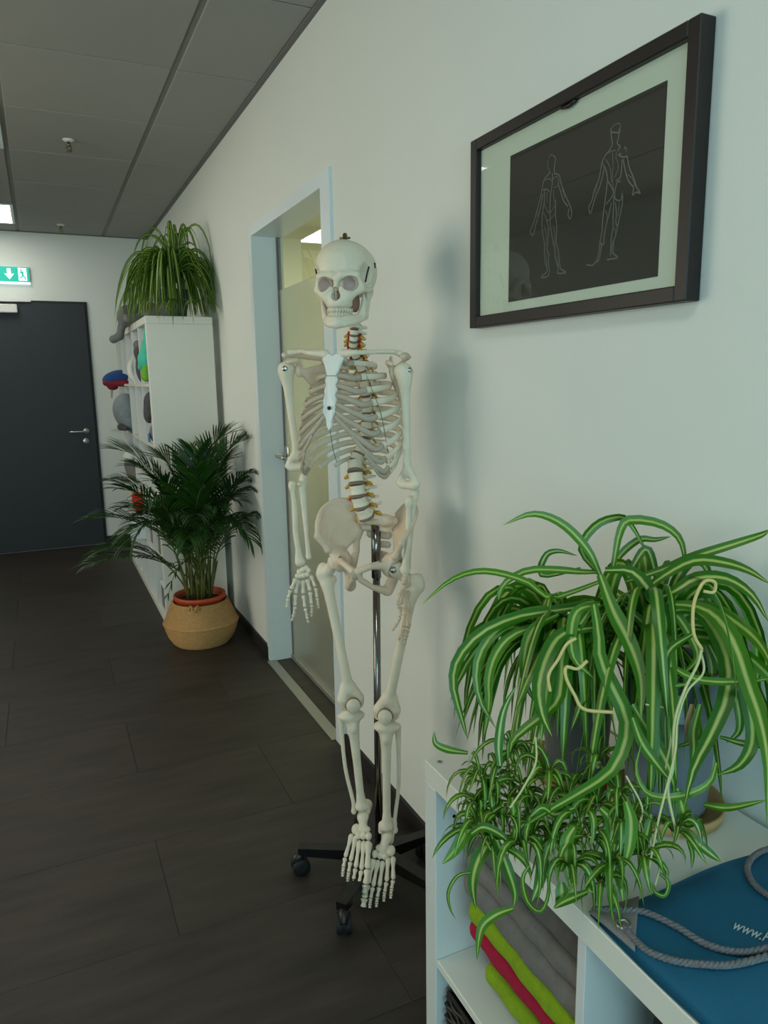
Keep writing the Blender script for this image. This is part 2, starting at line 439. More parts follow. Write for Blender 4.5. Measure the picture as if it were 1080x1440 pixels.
    def build(s, name, m, parent=None, local=False, smooth=True):
        V, F = s.polygonise()
        if parent is not None and not local: V = V - wl(parent)
        return link(name, mesh(name, V, F, m, smooth), parent)

def leaf_strip(P, width, n=12, normal=None, twist=0.0, fold=.25, prof=None, cols=4):
    """a folded blade along the curve P; returns verts, faces, uv"""
    P = np.asarray(P, float); T = np.gradient(P, axis=0); T /= np.maximum(1e-9, np.linalg.norm(T, axis=1))[:, None]
    n = len(P); nv = A(0, 0, 1) if normal is None else np.asarray(normal, float)
    nv = nv - T[0] * (nv @ T[0])
    if np.linalg.norm(nv) < .05: nv = A(.3, -.8, .2) - T[0] * (A(.3, -.8, .2) @ T[0])
    nv = nrm(nv); V = []; UV = []
    for i in range(n):
        t = i / (n - 1); nv = nrm(nv - T[i] * (nv @ T[i])); sv = np.cross(T[i], nv)
        a = twist * t; sd = sv * math.cos(a) + nv * math.sin(a); nn = np.cross(sd, T[i])
        wd = width * (prof(t) if prof else (min(1, .45 + 1.6 * t) * (1 - t ** 3.2) ** .9 + .02))
        for c in range(cols + 1):
            u = c / cols - .5; V.append(P[i] + sd * (u * wd) + nn * (abs(u) * 2 * fold * wd * .5)); UV.append((u + .5, t))
    F = []
    for i in range(n - 1):
        for c in range(cols):
            a = i * (cols + 1) + c; F.append((a, a + 1, a + cols + 2, a + cols + 1))
    return V, F, UV
def leaf(P, width, m, parent, name='leaf', **kw):
    b = MB(); b.add(*leaf_strip(P, width, **kw)); return b.build(name, m, parent, True, True)

# ================================================================== the setting
WX, EY, CZ = 1.0, 7.15, 2.755          # right wall, end wall, ceiling
LX, BY = -2.2, -2.5                    # left wall, wall behind the camera
def struct(o): o['kind'] = 'structure'; return o
# --- floor: dark vinyl planks laid across the corridor
fl = struct(MB().box(LX, 3.6, BY, EY, -.05, -.004).build('floor', 'subfloor'))
PW, PL, GAP = .4655, .948, .0012
plank_me = {}
row = -10
while True:
    y0 = 1.819 + row * PW
    if y0 > EY: break
    if y0 + PW > BY:
        off = .211 + (PL / 2 if row % 2 else 0) + (.0 if row % 2 == 0 else 0)
        k = -4
        while True:
            x0 = off + k * PL; x1 = x0 + PL; k += 1
            if x0 > 1.15: break
            xa, xb, ya, yb = max(x0, LX), min(x1, 1.13), max(y0, BY), min(y0 + PW, EY)
            if xb - xa < .02 or yb - ya < .02: continue
            key = (round(xb - xa, 3), round(yb - ya, 3))
            if key not in plank_me:
                b = MB().box(0, key[0] - GAP, 0, key[1] - GAP, -.004, 0.0, .0008)
                plank_me[key] = mesh('plank', np.vstack(b.V), b.F, 'plank')
            link('plank', plank_me[key], fl, (xa, ya, 0))
    row += 1
# --- walls
wr = MB().box(WX, WX + .12, BY, 2.56, 0, CZ).box(WX, WX + .12, 3.64, EY, 0, CZ).box(WX, WX + .12, 2.56, 3.64, 2.21, CZ)
struct(wr.build('wall_right', 'wall'))
struct(MB().box(LX, 3.6, EY, EY + .12, 0, CZ).build('wall_end', 'wall'))
# left wall with a window, back wall with a window (both out of view; they let the daylight in)
wy0, wy1, wz0, wz1 = 1.82, 3.98, .75, 2.25
struct(MB().box(LX - .12, LX, BY, wy0, 0, CZ).box(LX - .12, LX, wy1, EY, 0, CZ).box(LX - .12, LX, wy0, wy1, 0, wz0).box(LX - .12, LX, wy0, wy1, wz1, CZ).build('wall_left', 'wall'))
bx0, bx1, bz0, bz1 = -1.95, .75, .8, 2.3
struct(MB().box(LX, bx0, BY - .12, BY, 0, CZ).box(bx1, WX + .12, BY - .12, BY, 0, CZ).box(bx0, bx1, BY - .12, BY, 0, bz0).box(bx0, bx1, BY - .12, BY, bz1, CZ).build('wall_back', 'wall'))
win = struct(MB().box(LX - .1, LX - .04, wy0, wy0 + .05, wz0, wz1).box(LX - .1, LX - .04, wy1 - .05, wy1, wz0, wz1).box(LX - .1, LX - .04, wy0, wy1, wz0, wz0 + .05).box(LX - .1, LX - .04, wy0, wy1, wz1 - .05, wz1).build('window_1', 'frame_white'))
win2 = struct(MB().box(bx0, bx0 + .05, BY - .1, BY - .04, bz0, bz1).box(bx1 - .05, bx1, BY - .1, BY - .04, bz0, bz1).box(bx0, bx1, BY - .1, BY - .04, bz0, bz0 + .05).box(bx0, bx1, BY - .1, BY - .04, bz1 - .05, bz1).box(-.63, -.57, BY - .1, BY - .04, bz0, bz1).build('window_2', 'frame_white'))
# --- ceiling: grid with tiles as pieces
ce = struct(MB().box(LX, WX, BY, EY, CZ + .004, CZ + .06).build('ceiling', 'ceiling_grid'))
xs = [WX - .02, .625, -.045, -.715, -1.385, -2.055, LX]
ys = []; yy = 3.345 - 9 * .7
while yy < EY: ys.append(yy); yy += .7
ys = [max(BY, v) for v in ys] + [EY - .015]
tile_me = {}
PANELS = {(2, 4.045), (2, 6.145), (2, -.155)}  # last one is an added, unseen panel that brightens the low shelf and plants
panel_spots = []
for i in range(len(xs) - 1):
    x1, x0 = xs[i] - (.013 if i else .0), xs[i + 1] + (.013 if i < len(xs) - 2 else 0)
    for j in range(len(ys) - 1):
        y0, y1 = ys[j] + .004, ys[j + 1] - .004
        if y1 - y0 < .02: continue
        if any(i == p[0] and abs(ys[j] - p[1]) < .05 for p in PANELS): panel_spots.append((x0, x1, y0, y1)); continue
        key = (round(x1 - x0, 3), round(y1 - y0, 3))
        if key not in tile_me:
            b = MB().box(0, key[0], 0, key[1], -.004, .006, .003); tile_me[key] = mesh('ceiling_tile', np.vstack(b.V), b.F, 'ceiling_tile')
        link('ceiling_tile', tile_me[key], ce, (x0, y0, CZ))
struct(MB().box(WX - .02, WX, BY, EY, CZ - .012, CZ + .004).build('trim_1', 'ceiling_trim'))
struct(MB().box(LX, WX - .02, EY - .012, EY, CZ - .01, CZ + .004).build('trim_2', 'ceiling_trim'))
for k, (x0, x1, y0, y1) in enumerate(panel_spots):
    t = thing('ceiling_light', ['square white ceiling light panel out of view above the camera side of the corridor', 'square white ceiling light panel half way along the corridor', 'square white lit ceiling panel at the left edge near the far door'][k % 3], 'ceiling light', ((x0 + x1) / 2, (y0 + y1) / 2, CZ), 'ceiling light panels')
    MB().box(x0, x1, y0, y0 + .02, CZ - .008, CZ + .003).box(x0, x1, y1 - .02, y1, CZ - .008, CZ + .003).box(x0, x0 + .02, y0 + .02, y1 - .02, CZ - .008, CZ + .003).box(x1 - .02, x1, y0 + .02, y1 - .02, CZ - .008, CZ + .003).build('frame', 'frame_white', t)
    MB().box(x0 + .02, x1 - .02, y0 + .02, y1 - .02, CZ - .004, CZ + .002).build('diffuser', 'lamp_panel', t)
# --- baseboards
struct(MB().box(WX - .012, WX, BY, 2.555, 0, .07).box(WX - .012, WX, 3.645, EY, 0, .07).build('baseboard_right', 'baseboard'))
struct(MB().box(.44, WX - .012, EY - .012, EY, 0, .07).build('baseboard_end', 'baseboard'))

# --- glass door in the right wall
JY0, JY1, JZ, GX = 2.645, 3.61, 2.165, 1.115
d2 = struct(MB().box(WX - .012, GX + .03, JY1, JY1 + .045, 0, JZ + .05).box(WX - .012, GX + .03, JY0 - .095, JY0, 0, JZ + .05).box(WX - .012, GX + .03, JY0, JY1, JZ, JZ + .05).build('door_2', 'frame_white'))
MB().box(GX, GX + .01, JY0, JY1 - .012, .02, 1.915).build('frosted_pane', 'glass_frost', d2)
MB().box(GX, GX + .01, JY0, JY1 - .012, 1.915, JZ - .01).build('clear_pane', 'glass_clear', d2)
MB().box(GX - .012, GX + .02, JY0, JY1, 0, .02).build('bottom_rail', 'strip_metal', d2)
MB().box(GX - .004, GX + .016, JY1 - .012, JY1, .02, JZ).build('side_seal', 'ceiling_trim', d2)
MB().box(WX - .03, WX + .02, JY0, JY1, 0, .005, .002).build('threshold_strip', 'strip_metal', d2)
MB().box(GX - .03, GX - .002, JY0 + .03, JY0 + .16, JZ - .055, JZ - .012, .004).build('door_closer', 'steel', d2)
h = MB().box(GX - .012, GX, JY1 - .085, JY1 - .035, 1.06, 1.15, .004).build('lock_case', 'steel', d2)
hz = 1.105
MB().tube(catmull([A(GX - .01, JY1 - .06, hz), A(GX - .055, JY1 - .06, hz), A(GX - .066, JY1 - .075, hz), A(GX - .066, JY1 - .19, hz)], 14), .009, 10).build('lever', 'steel', h, True)
# the lit room beyond the glass door
struct(MB().box(3.5, 3.6, 1.5, EY, 0, CZ).box(1.12, 3.5, 6.2, 6.3, 0, CZ).box(1.12, 3.5, 1.5, 1.6, 0, CZ).build('wall_side_room', 'glass_beige'))
struct(MB().box(1.12, 3.6, 1.5, EY, CZ, CZ + .06).build('ceiling_side_room', 'glass_beige'))

# --- dark door in the end wall
DX0, DX1, DZ = -.53, .425, 2.165
d1 = struct(MB().box(DX1, DX1 + .02, EY - .02, EY, 0, DZ + .02).box(DX0 - .02, DX0, EY - .02, EY, 0, DZ + .02).box(DX0, DX1, EY - .02, EY, DZ, DZ + .02).build('door_1', 'door_edge'))
MB().box(DX0, DX1, EY - .035, EY, .008, DZ, .003).build('door_leaf', 'door_dark', d1)
MB().box(DX0, .0, EY - .055, EY - .02, DZ + .004, DZ + .02, .002).build('slide_rail', 'white_plastic', d1)
MB().box(DX0 + .05, -.11, EY - .09, EY - .034, DZ - .09, DZ - .02, .006).build('door_closer', 'white_plastic', d1)
lr = MB().lathe((.345, EY - .036, 1.055), [(.027, 0), (.027, -.006), (.024, -.009)], 24, 1).build('handle', 'steel', d1, True)
MB().tube(catmull([A(.345, EY - .036, 1.055), A(.345, EY - .085, 1.055), A(.33, EY - .095, 1.055), A(.20, EY - .095, 1.055)], 14), .0095, 10).build('lever', 'steel', lr, True)
lk = MB().lathe((.338, EY - .036, .965), [(.027, 0), (.027, -.006), (.024, -.009)], 24, 1).build('lock_rose', 'steel', d1, True)
MB().lathe((.338, EY - .045, .970), [(.008, 0), (.008, -.004)], 12, 1).box(.335, .341, EY - .049, EY - .044, .945, .968).build('key_cylinder', 'strip_metal', lk)

# --- light switch on the end wall
t = thing('light_switch', 'white wall switch plate between the dark door and the tall shelf', 'switch', (.60, EY, 1.10))
MB().box(.56, .64, EY - .009, EY, 1.05, 1.13, .003).build('plate', 'white_plastic', t)
MB().box(.572, .628, EY - .013, EY - .009, 1.062, 1.118, .002).build('rocker', 'white_plastic', t)

# --- exit sign
sx0, sx1, sz0, sz1, sy = -.235, .008, 2.335, 2.455, EY - .03
t = thing('exit_sign', 'green illuminated emergency exit sign with arrow and running figure above the dark door', 'exit sign', ((sx0 + sx1) / 2, EY, sz0))
MB().box(sx0 - .004, sx1 + .004, sy, EY, sz0 - .004, sz1 + .004, .003).build('housing', 'white_plastic', t)
MB().box(sx0, sx1, sy - .002, sy, sz0, sz1).build('panel', 'sign_green_lit', t)
MB().box(sx0 - .004, sx1 + .004, sy - .004, EY, sz0 - .016, sz0 - .005, .002).build('lamp_bar', 'sign_lamp', t)
def sg(u, v, q): return (u, sy - q, v)
ax, az = -.145, (sz0 + sz1) / 2
MB().prism([(ax - .014, az + .045), (ax + .014, az + .045), (ax + .014, az), (ax + .036, az + .004), (ax, az - .042), (ax - .036, az + .004), (ax - .014, az)], sg, .002, .0032).build('arrow', 'sign_white_lit', t)
dr = MB().prism([(-.075, az - .05), (-.012, az - .05), (-.012, az + .052), (-.075, az + .052)], sg, .002, .003).build('doorway_symbol', 'sign_white_lit', t)
man = MB()
man.prism([(-.052 + .008 * math.cos(a), az + .036 + .008 * math.sin(a)) for a in np.linspace(0, 2 * math.pi, 12, endpoint=False)], sg, .003, .004)
for a, b, wd in (((-.05, az + .026), (-.04, az - .004), .008), ((-.05, az + .024), (-.066, az + .008), .004), ((-.048, az + .024), (-.032, az + .014), .004), ((-.04, az - .004), (-.05, az - .022), .005), ((-.05, az - .022), (-.068, az - .03), .005), ((-.04, az - .004), (-.028, az - .022), .005), ((-.028, az - .022), (-.024, az - .044), .005)):
    d = nrm(A(b[0] - a[0], b[1] - a[1])); nn = A(-d[1], d[0]) * wd
    man.prism([(a[0] + nn[0], a[1] + nn[1]), (b[0] + nn[0], b[1] + nn[1]), (b[0] - nn[0], b[1] - nn[1]), (a[0] - nn[0], a[1] - nn[1])][::-1], sg, .003, .004)
man.build('running_figure', 'sign_green_lit', t)

# --- sprinklers
for k, (x, y, lab) in enumerate(((.257, 4.457, 'small ceiling sprinkler head nearer the camera'), (.275, 6.75, 'small ceiling sprinkler head nearer the far door'))):
    t = thing('ceiling_sprinkler', lab, 'sprinkler', (x, y, CZ), 'ceiling sprinklers')
    MB().lathe((x, y, CZ - .004), [(.03, 0), (.03, -.004), (.012, -.012)], 20).build('rosette', 'white_plastic', t, True)
    MB().lathe((x, y, CZ - .012), [(.009, 0), (.009, -.02), (.005, -.03)], 12).build('stem', 'brass', t, True)
    b = MB()
    for s in (-1, 1): b.tube([A(x + s * .006, y, CZ - .03), A(x + s * .013, y, CZ - .045), A(x, y, CZ - .062)], .0025, 6)
    b.build('yoke', 'brass', t)
    MB().lathe((x, y, CZ - .06), [(.016, 0), (.016, -.003)], 16).build('deflector', 'brass', t)

# ================================================================== framed picture
PX = WX - .022
def pp(px, py, off=0.0): p = at_x(px, py, PX); return p
y0, y1, z0, z1 = .905, 1.572, 1.597, 2.022
t = thing('framed_picture', 'black framed dark print of two anatomical muscle figures on the wall', 'picture', (WX, (y0 + y1) / 2, z0))
fw = .026
fr = MB().box(PX - .012, WX - .001, y0, y0 + fw, z0, z1, .002).box(PX - .012, WX - .001, y1 - fw, y1, z0, z1, .002).box(PX - .012, WX - .001, y0 + fw, y1 - fw, z0, z0 + fw, .002).box(PX - .012, WX - .001, y0 + fw, y1 - fw, z1 - fw, z1, .002)
fr.build('frame', 'frame_black', t)
MB().box(PX + .002, WX - .002, y0 + fw, y1 - fw, z0 + fw, z1 - fw).build('mount_board', 'mount', t)
pr = MB().box(PX + .0008, PX + .002, .981, 1.426, 1.645, 1.954).build('print', 'print_dark', t)
MB().box(PX - .004, PX - .002, y0 + fw - .003, y1 - fw + .003, z0 + fw - .003, z1 - fw + .003).build('glass', 'glass_clear', t)
MB().tube([A(PX - .004, 1.245, z1 - fw - .002), A(PX - .006, 1.225, z1 - fw - .006), A(PX - .004, 1.205, z1 - fw - .001)], .004, 8).build('hanger_clip', 'frame_black', t, True)
def fig(lines, ox, oy, s, name, m):
    b = MB()
    for wd, L in lines:
        P = np.array([at_x(ox + x / s, oy + y / s, PX)[1:] for x, y in L])
        P = catmull(np.c_[P, np.zeros(len(P))], max(3, 4 * len(P) - 3))[:, :2]
        T = np.gradient(P, axis=0); T /= np.maximum(1e-9, np.linalg.norm(T, axis=1))[:, None]; Nn = np.c_[-T[:, 1], T[:, 0]] * wd
        V = []; n = len(P)
        for i in range(n):
            for s2 in (-1, 1): V.append((PX + .0004, P[i, 0] + s2 * Nn[i, 0], P[i, 1] + s2 * Nn[i, 1]))
        b.add(V, [(2 * i, 2 * i + 1, 2 * i + 3, 2 * i + 2) for i in range(n - 1)])
    b.build(name, m, pr)
W1, W2 = .0012, .0007
figA = [(W1, [(300, 290), (240, 360), (222, 440), (205, 530), (188, 600)]), (W1, [(188, 600), (165, 680), (140, 770), (118, 830), (105, 860), (130, 900), (150, 840), (160, 790), (190, 690), (212, 600), (228, 500)]),
        (W1, [(335, 300), (385, 320), (402, 390), (440, 500), (480, 590), (500, 640), (505, 690), (490, 740), (470, 700), (480, 640)]), (W1, [(372, 390), (400, 480), (425, 560), (470, 620)]),
        (W1, [(240, 460), (243, 560), (228, 660), (220, 740), (222, 860), (240, 960), (245, 1080), (250, 1160), (270, 1240), (210, 1300), (260, 1300), (288, 1260), (280, 1150), (288, 1080)]),
        (W1, [(350, 550), (348, 640), (352, 720), (362, 840), (355, 960), (380, 1070), (388, 1160), (400, 1220), (450, 1255), (370, 1262), (375, 1210), (345, 1110), (345, 1050), (320, 930), (300, 800), (298, 740)]),
        (W1, [(262, 750), (280, 820), (276, 930), (270, 1050), (288, 1080)]), (W2, [(275, 170), (275, 230), (300, 300)]), (W1, [(330, 130), (350, 160), (338, 240), (338, 300)]), (W2, [(280, 150), (310, 120), (350, 150)]),
        (W1, [(320, 300), (318, 400), (300, 520), (295, 640), (300, 740)]), (W2, [(240, 370), (290, 350), (318, 380)]), (W2, [(320, 360), (360, 330), (380, 370), (370, 420), (330, 440)]), (W1, [(230, 460), (270, 455), (290, 480)]),
        (W2, [(240, 600), (290, 680), (350, 600)]), (W2, [(235, 680), (270, 750), (300, 740), (350, 680)]), (W2, [(240, 800), (262, 900), (255, 1000)]), (W2, [(330, 800), (345, 900), (340, 1000)]), (W2, [(262, 1090), (265, 1200)]), (W2, [(362, 1090), (380, 1200)]), (W2, [(180, 620), (170, 720)]), (W2, [(410, 430), (440, 540)]),
        (W2, [(265, 480), (268, 580)]), (W2, [(330, 460), (335, 580)])]
figB = [(W1, [(305, 130), (310, 200), (318, 260), (300, 310), (262, 360), (230, 420), (215, 500), (195, 590), (160, 670), (140, 760), (112, 820), (125, 880), (150, 800), (170, 730), (205, 650), (235, 540), (250, 460)]),
        (W1, [(380, 130), (375, 200), (362, 260), (400, 290), (440, 300), (450, 380), (470, 480), (505, 560), (530, 640), (565, 700), (530, 690), (495, 715), (505, 650), (460, 590), (430, 490), (415, 400)]),
        (W1, [(310, 160), (345, 165), (385, 165)]), (W2, [(310, 130), (340, 95), (385, 90), (385, 160)]), (W1, [(372, 330), (378, 300), (410, 290), (440, 320), (445, 370), (410, 380), (372, 360), (400, 350)]),
        (W1, [(405, 400), (400, 480), (388, 560), (350, 590)]), (W1, [(255, 470), (275, 560), (270, 650), (255, 760), (240, 870), (232, 960), (228, 1030), (210, 1130), (195, 1250), (150, 1330), (90, 1330)]),
        (W1, [(388, 590), (405, 660), (408, 780), (385, 900), (365, 990), (345, 1080), (325, 1130), (318, 1220), (365, 1265), (270, 1285)]), (W1, [(330, 690), (310, 740), (260, 800)]), (W1, [(330, 720), (330, 800), (325, 900), (325, 1010), (310, 1080), (305, 1180), (300, 1250)]),
        (W1, [(360, 600), (340, 690), (345, 750), (390, 760), (405, 690), (388, 600), (355, 605)]), (W1, [(310, 780), (290, 880), (262, 990), (245, 1090), (240, 1150), (205, 1130)]), (W1, [(225, 1150), (205, 1270), (180, 1310)]),
        (W2, [(320, 340), (325, 450), (318, 560), (330, 680)]), (W1, [(275, 590), (310, 640), (332, 700)]), (W2, [(270, 350), (310, 330), (350, 320)]), (W2, [(262, 400), (300, 480), (310, 600)]), (W2, [(360, 400), (370, 480), (340, 560)]), (W1, [(345, 780), (355, 870), (350, 960), (365, 990)]),
        (W2, [(378, 780), (370, 900)]), (W2, [(255, 850), (275, 900), (262, 990)]), (W2, [(185, 620), (165, 700)]), (W2, [(455, 540), (495, 570), (520, 640)]), (W2, [(340, 1000), (350, 1080)]), (W2, [(330, 1100), (330, 1220)]), (W2, [(230, 430), (245, 470)]), (W2, [(355, 330), (350, 400)])]
fig(figA, 730, 200, 6.857, 'figure_drawing', 'print_line'); fig(figB, 810, 160, 6.264, 'figure_drawing', 'print_line')

# ================================================================== anatomical skeleton
SO = A(.79, 1.80, 0); STH = math.radians(-50)
SEX, SEY = A(math.cos(STH), math.sin(STH), 0), A(-math.sin(STH), math.cos(STH), 0)
def sloc(p): d = np.asarray(p) - SO; return A(d @ SEX, d @ SEY, d[2])
def pl(px, py, c):                      # a point of the skeleton's plane y = c, in skeleton coordinates
    r = ray(px, py); t = (c + (SO - CAM) @ SEY) / (r @ SEY); return sloc(CAM + t * r)
SK = thing('anatomical_skeleton', 'life-size plastic human skeleton model hanging on a rolling stand beside the glass door', 'skeleton', SO)
SK.rotation_euler = (0, 0, STH)
def bone(name, s, m='bone', parent=None): return s.build(name, m, parent or SK, local=True)

# ---- skull (head frame: x to its left, -y forward, z up)
HO = A(-.040, -.035, 1.735); HY = math.radians(13)
HR = np.array([[math.cos(HY), -math.sin(HY), 0], [math.sin(HY), math.cos(HY), 0], [0, 0, 1]])
tilt = math.radians(0); HT = np.array([[1, 0, 0], [0, math.cos(tilt), -math.sin(tilt)], [0, math.sin(tilt), math.cos(tilt)]])
HM = HR @ HT
def head(s, name, m, parent):
    if isinstance(s, SDF):
        V, F = s.polygonise(); return link(name, mesh(name, V @ HM.T + HO, F, m, True), parent)
    V = np.vstack(s.V) @ HM.T + HO; return link(name, mesh(name, V, s.F, m, True), parent)
s = SDF(.0017)
s.ell((0, .014, .026), (.075, .088, .067), 0)
s.ell((0, -.030, .030), (.060, .052, .056), .02)
s.ell((0, .055, .005), (.058, .050, .046), .02)
s.ell((0, .01, -.028), (.056, .062, .022), .02)
for q in (-1, 1):
    s.ell((q * .048, .02, .012), (.028, .05, .045), .015)
    s.cap((q * .012, -.078, -.002), (q * .046, -.070, -.002), .010, .009, .012)      # brow
    s.cap((q * .050, -.064, -.004), (q * .054, -.058, -.032), .0075, .008, .008)     # outer orbit rim
    s.cap((q * .054, -.058, -.034), (q * .030, -.078, -.052), .011, .012, .010)      # cheek bone
    s.path([A(q * .056, -.052, -.036), A(q * .067, -.026, -.035), A(q * .068, .0, -.030), A(q * .060, .016, -.026)], [.0075, .0058, .0055, .007], .006)  # arch
    s.cap((q * .016, -.088, -.036), (q * .028, -.084, -.044), .008, .009, .008)
    s.cap((q * .056, .024, -.036), (q * .052, .020, -.058), .013, .008, .010)        # mastoid
s.ell((0, -.066, -.060), (.035, .032, .024), .012)
s.ell((0, -.060, -.072), (.0315, .0355, .014), .008)
s.path([A(0, -.076, -.008), A(0, -.087, -.022), A(0, -.096, -.037)], [.0085, .0066, .0046], .007)
s.ell((0, -.03, -.04), (.036, .045, .035), .012)
for q in (-1, 1):                                                                    # orbits
    s.ell((q * .0330, -.078, -.0235), (.0185, .040, .0180), .003, '-')
    s.ell((q * .0290, -.052, -.0245), (.0150, .034, .0140), .003, '-')
    s.ell((q * .0225, -.036, -.024), (.0045, .020, .0045), .001, '-')
    s.ell((q * .070, -.040, .004), (.017, .024, .024), .012, '-')                    # temporal hollow
    s.ell((q * .047, -.040, -.060), (.0115, .028, .018), .006, '-')                  # below the cheek
s.ell((0, -.098, -.053), (.0120, .024, .0115), .0015, '-')
s.ell((0, -.098, -.043), (.0080, .022, .011), .0015, '-')
SKULL = head(s, 'skull', 'bone', SK)
head(MB().box(-.0012, .0012, -.094, -.070, -.066, -.040), 'nasal_septum', 'cartilage', SKULL)
for q in (-1, 1):
    s = SDF(.0012); c = A(q * .0322, -.066, -.0238)
    s.ell(c, (.0182, .034, .0176), 0); s.ell(c + A(0, -.001, 0), (.0168, .033, .0162), .001, '-'); s.box(A(q * .0322, -.110, -.0238), (.03, .031, .03), .001, .001, '-')
    head(s, 'orbit_lining', 'orbit', SKULL)
    s = SDF(.0017); s.ell((q * .030, -.022, -.062), (.012, .024, .026), 0); s.cap((q * .030, -.03, -.07), (q * .026, -.048, -.082), .010, .008, .01)
    head(s, 'pterygoid_process', 'cavity', SKULL)
s = SDF(.0015); s.ell((0, -.070, -.051), (.0125, .012, .0150), 0); head(s, 'nasal_cavity', 'cavity', SKULL)
def arch(t): return A(.0305 * math.sin(t), -.050 - .0465 * math.cos(t), 0)
def teeth(zc, h, dirn, shrink):
    b = MB()
    for i in range(14):
        t = (i - 6.5) / 6.5 * 1.42; c = arch(t) * A(shrink, 1, 1) + A(0, (1 - shrink) * -.02, zc); wd = .0032 if abs(t) < .8 else .0038
        tx = nrm(arch(t + .01) - arch(t - .01)); nn = A(tx[1], -tx[0], 0)
        prof = [(-1, 0), (-1.05, .5), (-.85, 1), (.85, 1), (1.05, .5), (1, 0)]
        V = []; F = []
        for k in (-1, 1):
            for u, v in prof: V.append(c + tx * u * wd + nn * k * .0026 + A(0, 0, dirn * v * h))
        n = 6; F = [tuple(range(n)), tuple(range(n, 2 * n))[::-1]] + [(i2, n + i2, n + (i2 + 1) % n, (i2 + 1) % n) for i2 in range(n)]
        b.add(V, F)
    return b
head(teeth(-.0815, .0105, -1, 1.0), 'upper_teeth', 'tooth', SKULL)
s = SDF(.0017)
for q in (-1, 1):
    up = [A(0, -.089, -.107), A(q * .017, -.084, -.106), A(q * .030, -.066, -.104), A(q * .040, -.040, -.099), A(q * .047, -.016, -.092)]
    dn = [A(0, -.091, -.121), A(q * .018, -.086, -.120), A(q * .034, -.064, -.116), A(q * .045, -.036, -.109), A(q * .053, -.006, -.098)]
    s.path(up, [.0072, .0070, .0066, .0066, .008], .008); s.path(dn, [.0085, .009, .0075, .0070, .0075], .010)
    s.path([A(q * .053, -.004, -.092), A(q * .057, .002, -.068), A(q * .058, .007, -.046), A(q * .057, .008, -.034)], [.0085, .0065, .0055, .006], .008)
    s.path([A(q * .048, -.022, -.092), A(q * .053, -.024, -.068), A(q * .055, -.024, -.045)], [.008, .0055, .0035], .010)
    s.fan([(A(q * .049, -.020 + .007 * i, -.092), A(q * .055, -.020 + .007 * i, -.060), .0055, .0042) for i in range(4)], .010)
s.ell((0, -.092, -.117), (.015, .010, .010), .008)
JAW = head(s, 'mandible', 'bone', SK)
head(teeth(-.1035, .0110, 1, .95), 'lower_teeth', 'tooth', JAW)
for q in (-1, 1): head(MB().tube(catmull([A(q * .0700, -.026, .022), A(q * .0655, -.030, .004), A(q * .0620, -.034, -.016)], 8), .0022, 6), 'jaw_spring', 'black_steel', SKULL)
head(MB().tube([A(.0775, .005, .035), A(.078, .004, .022)], .0025, 6), 'skull_pin', 'black_steel', SKULL)
b = MB().lathe((0, .01, .090), [(.010, 0), (.010, .005), (.006, .006), (.006, .018), (.004, .022)], 14)
b.tube([A(-.014, .01, .100), A(.014, .01, .100)], .0028, 6)
head(b, 'crown_fastener', 'brass', SKULL)

# ---- spine
spine = [pl(499, 455, -.012), pl(498, 465, -.015), pl(497, 478, -.012), pl(497, 492, .0), A(-.030, .028, 1.505), A(-.026, .042, 1.44), A(-.024, .044, 1.38), A(-.028, .030, 1.31), pl(500, 648, .004), pl(500, 668, -.014), pl(503, 692, -.018), pl(508, 712, -.014), pl(517, 730, .0)]
SP = catmull(spine, 400)
al = np.r_[0, np.cumsum(np.linalg.norm(np.diff(SP, axis=0), axis=1))]; TOT = al[-1]
def spine_at(d):
    i = min(len(al) - 2, max(0, np.searchsorted(al, d) - 1)); p = SP[i]; q = nrm(SP[min(i + 6, 399)] - SP[max(i - 6, 0)]); return p, q
hs = [.0145] * 7 + [.021] * 12 + [.0285] * 5; gaps = [.004] * 7 + [.0045] * 12 + [.009] * 5
sc_ = TOT / (sum(hs) + sum(gaps)); hs = [h * sc_ for h in hs]; gaps = [g * sc_ for g in gaps]
def vertebra(rx, ry, h, tp, spn, drop):
    s = SDF(.002)
    def body(X, Y, Z):
        wz = 1 - .10 * (1 - (Z / (h / 2)) ** 2)
        return np.maximum((np.sqrt((X / (rx * wz)) ** 2 + (Y / (ry * wz)) ** 2) - 1) * min(rx, ry), np.abs(Z) - h / 2 + .0005)
    s.field('+', body, (-rx, -ry, -h / 2), (rx, ry, h / 2), 0)
    for q in (-1, 1):
        s.cap((q * rx * .6, ry * .7, h * .1), (q * rx * .55, ry * 1.7, h * .1), .0045, .0045, .004)
        s.cap((q * rx * .55, ry * 1.7, 0), (0, ry * 2.3, -.004), .005, .005, .004)
        s.cap((q * rx * .6, ry * 1.5, 0), (q * tp, ry * 1.9, .0), .005, .0042, .004)
        s.cap((q * rx * .5, ry * 1.9, h * .5), (q * rx * .5, ry * 1.9, -h * .6), .0045, .0045, .004)
    s.cap((0, ry * 2.2, -.004), (0, ry * 2.2 + spn, -drop), .005, .004, .005)
    V, F = s.polygonise(); return V, F
proto = {}
for nm, a in (('c', (.0125, .0105, hs[0], .024, .02, .006)), ('t', (.0155, .0145, hs[8], .032, .03, .022)), ('l', (.0225, .0185, hs[20], .040, .026, .006))): V, F = vertebra(*a); proto[nm] = mesh('vertebra', V, F, 'bone', True)
d = 0.0; RIBV = []
VB = []
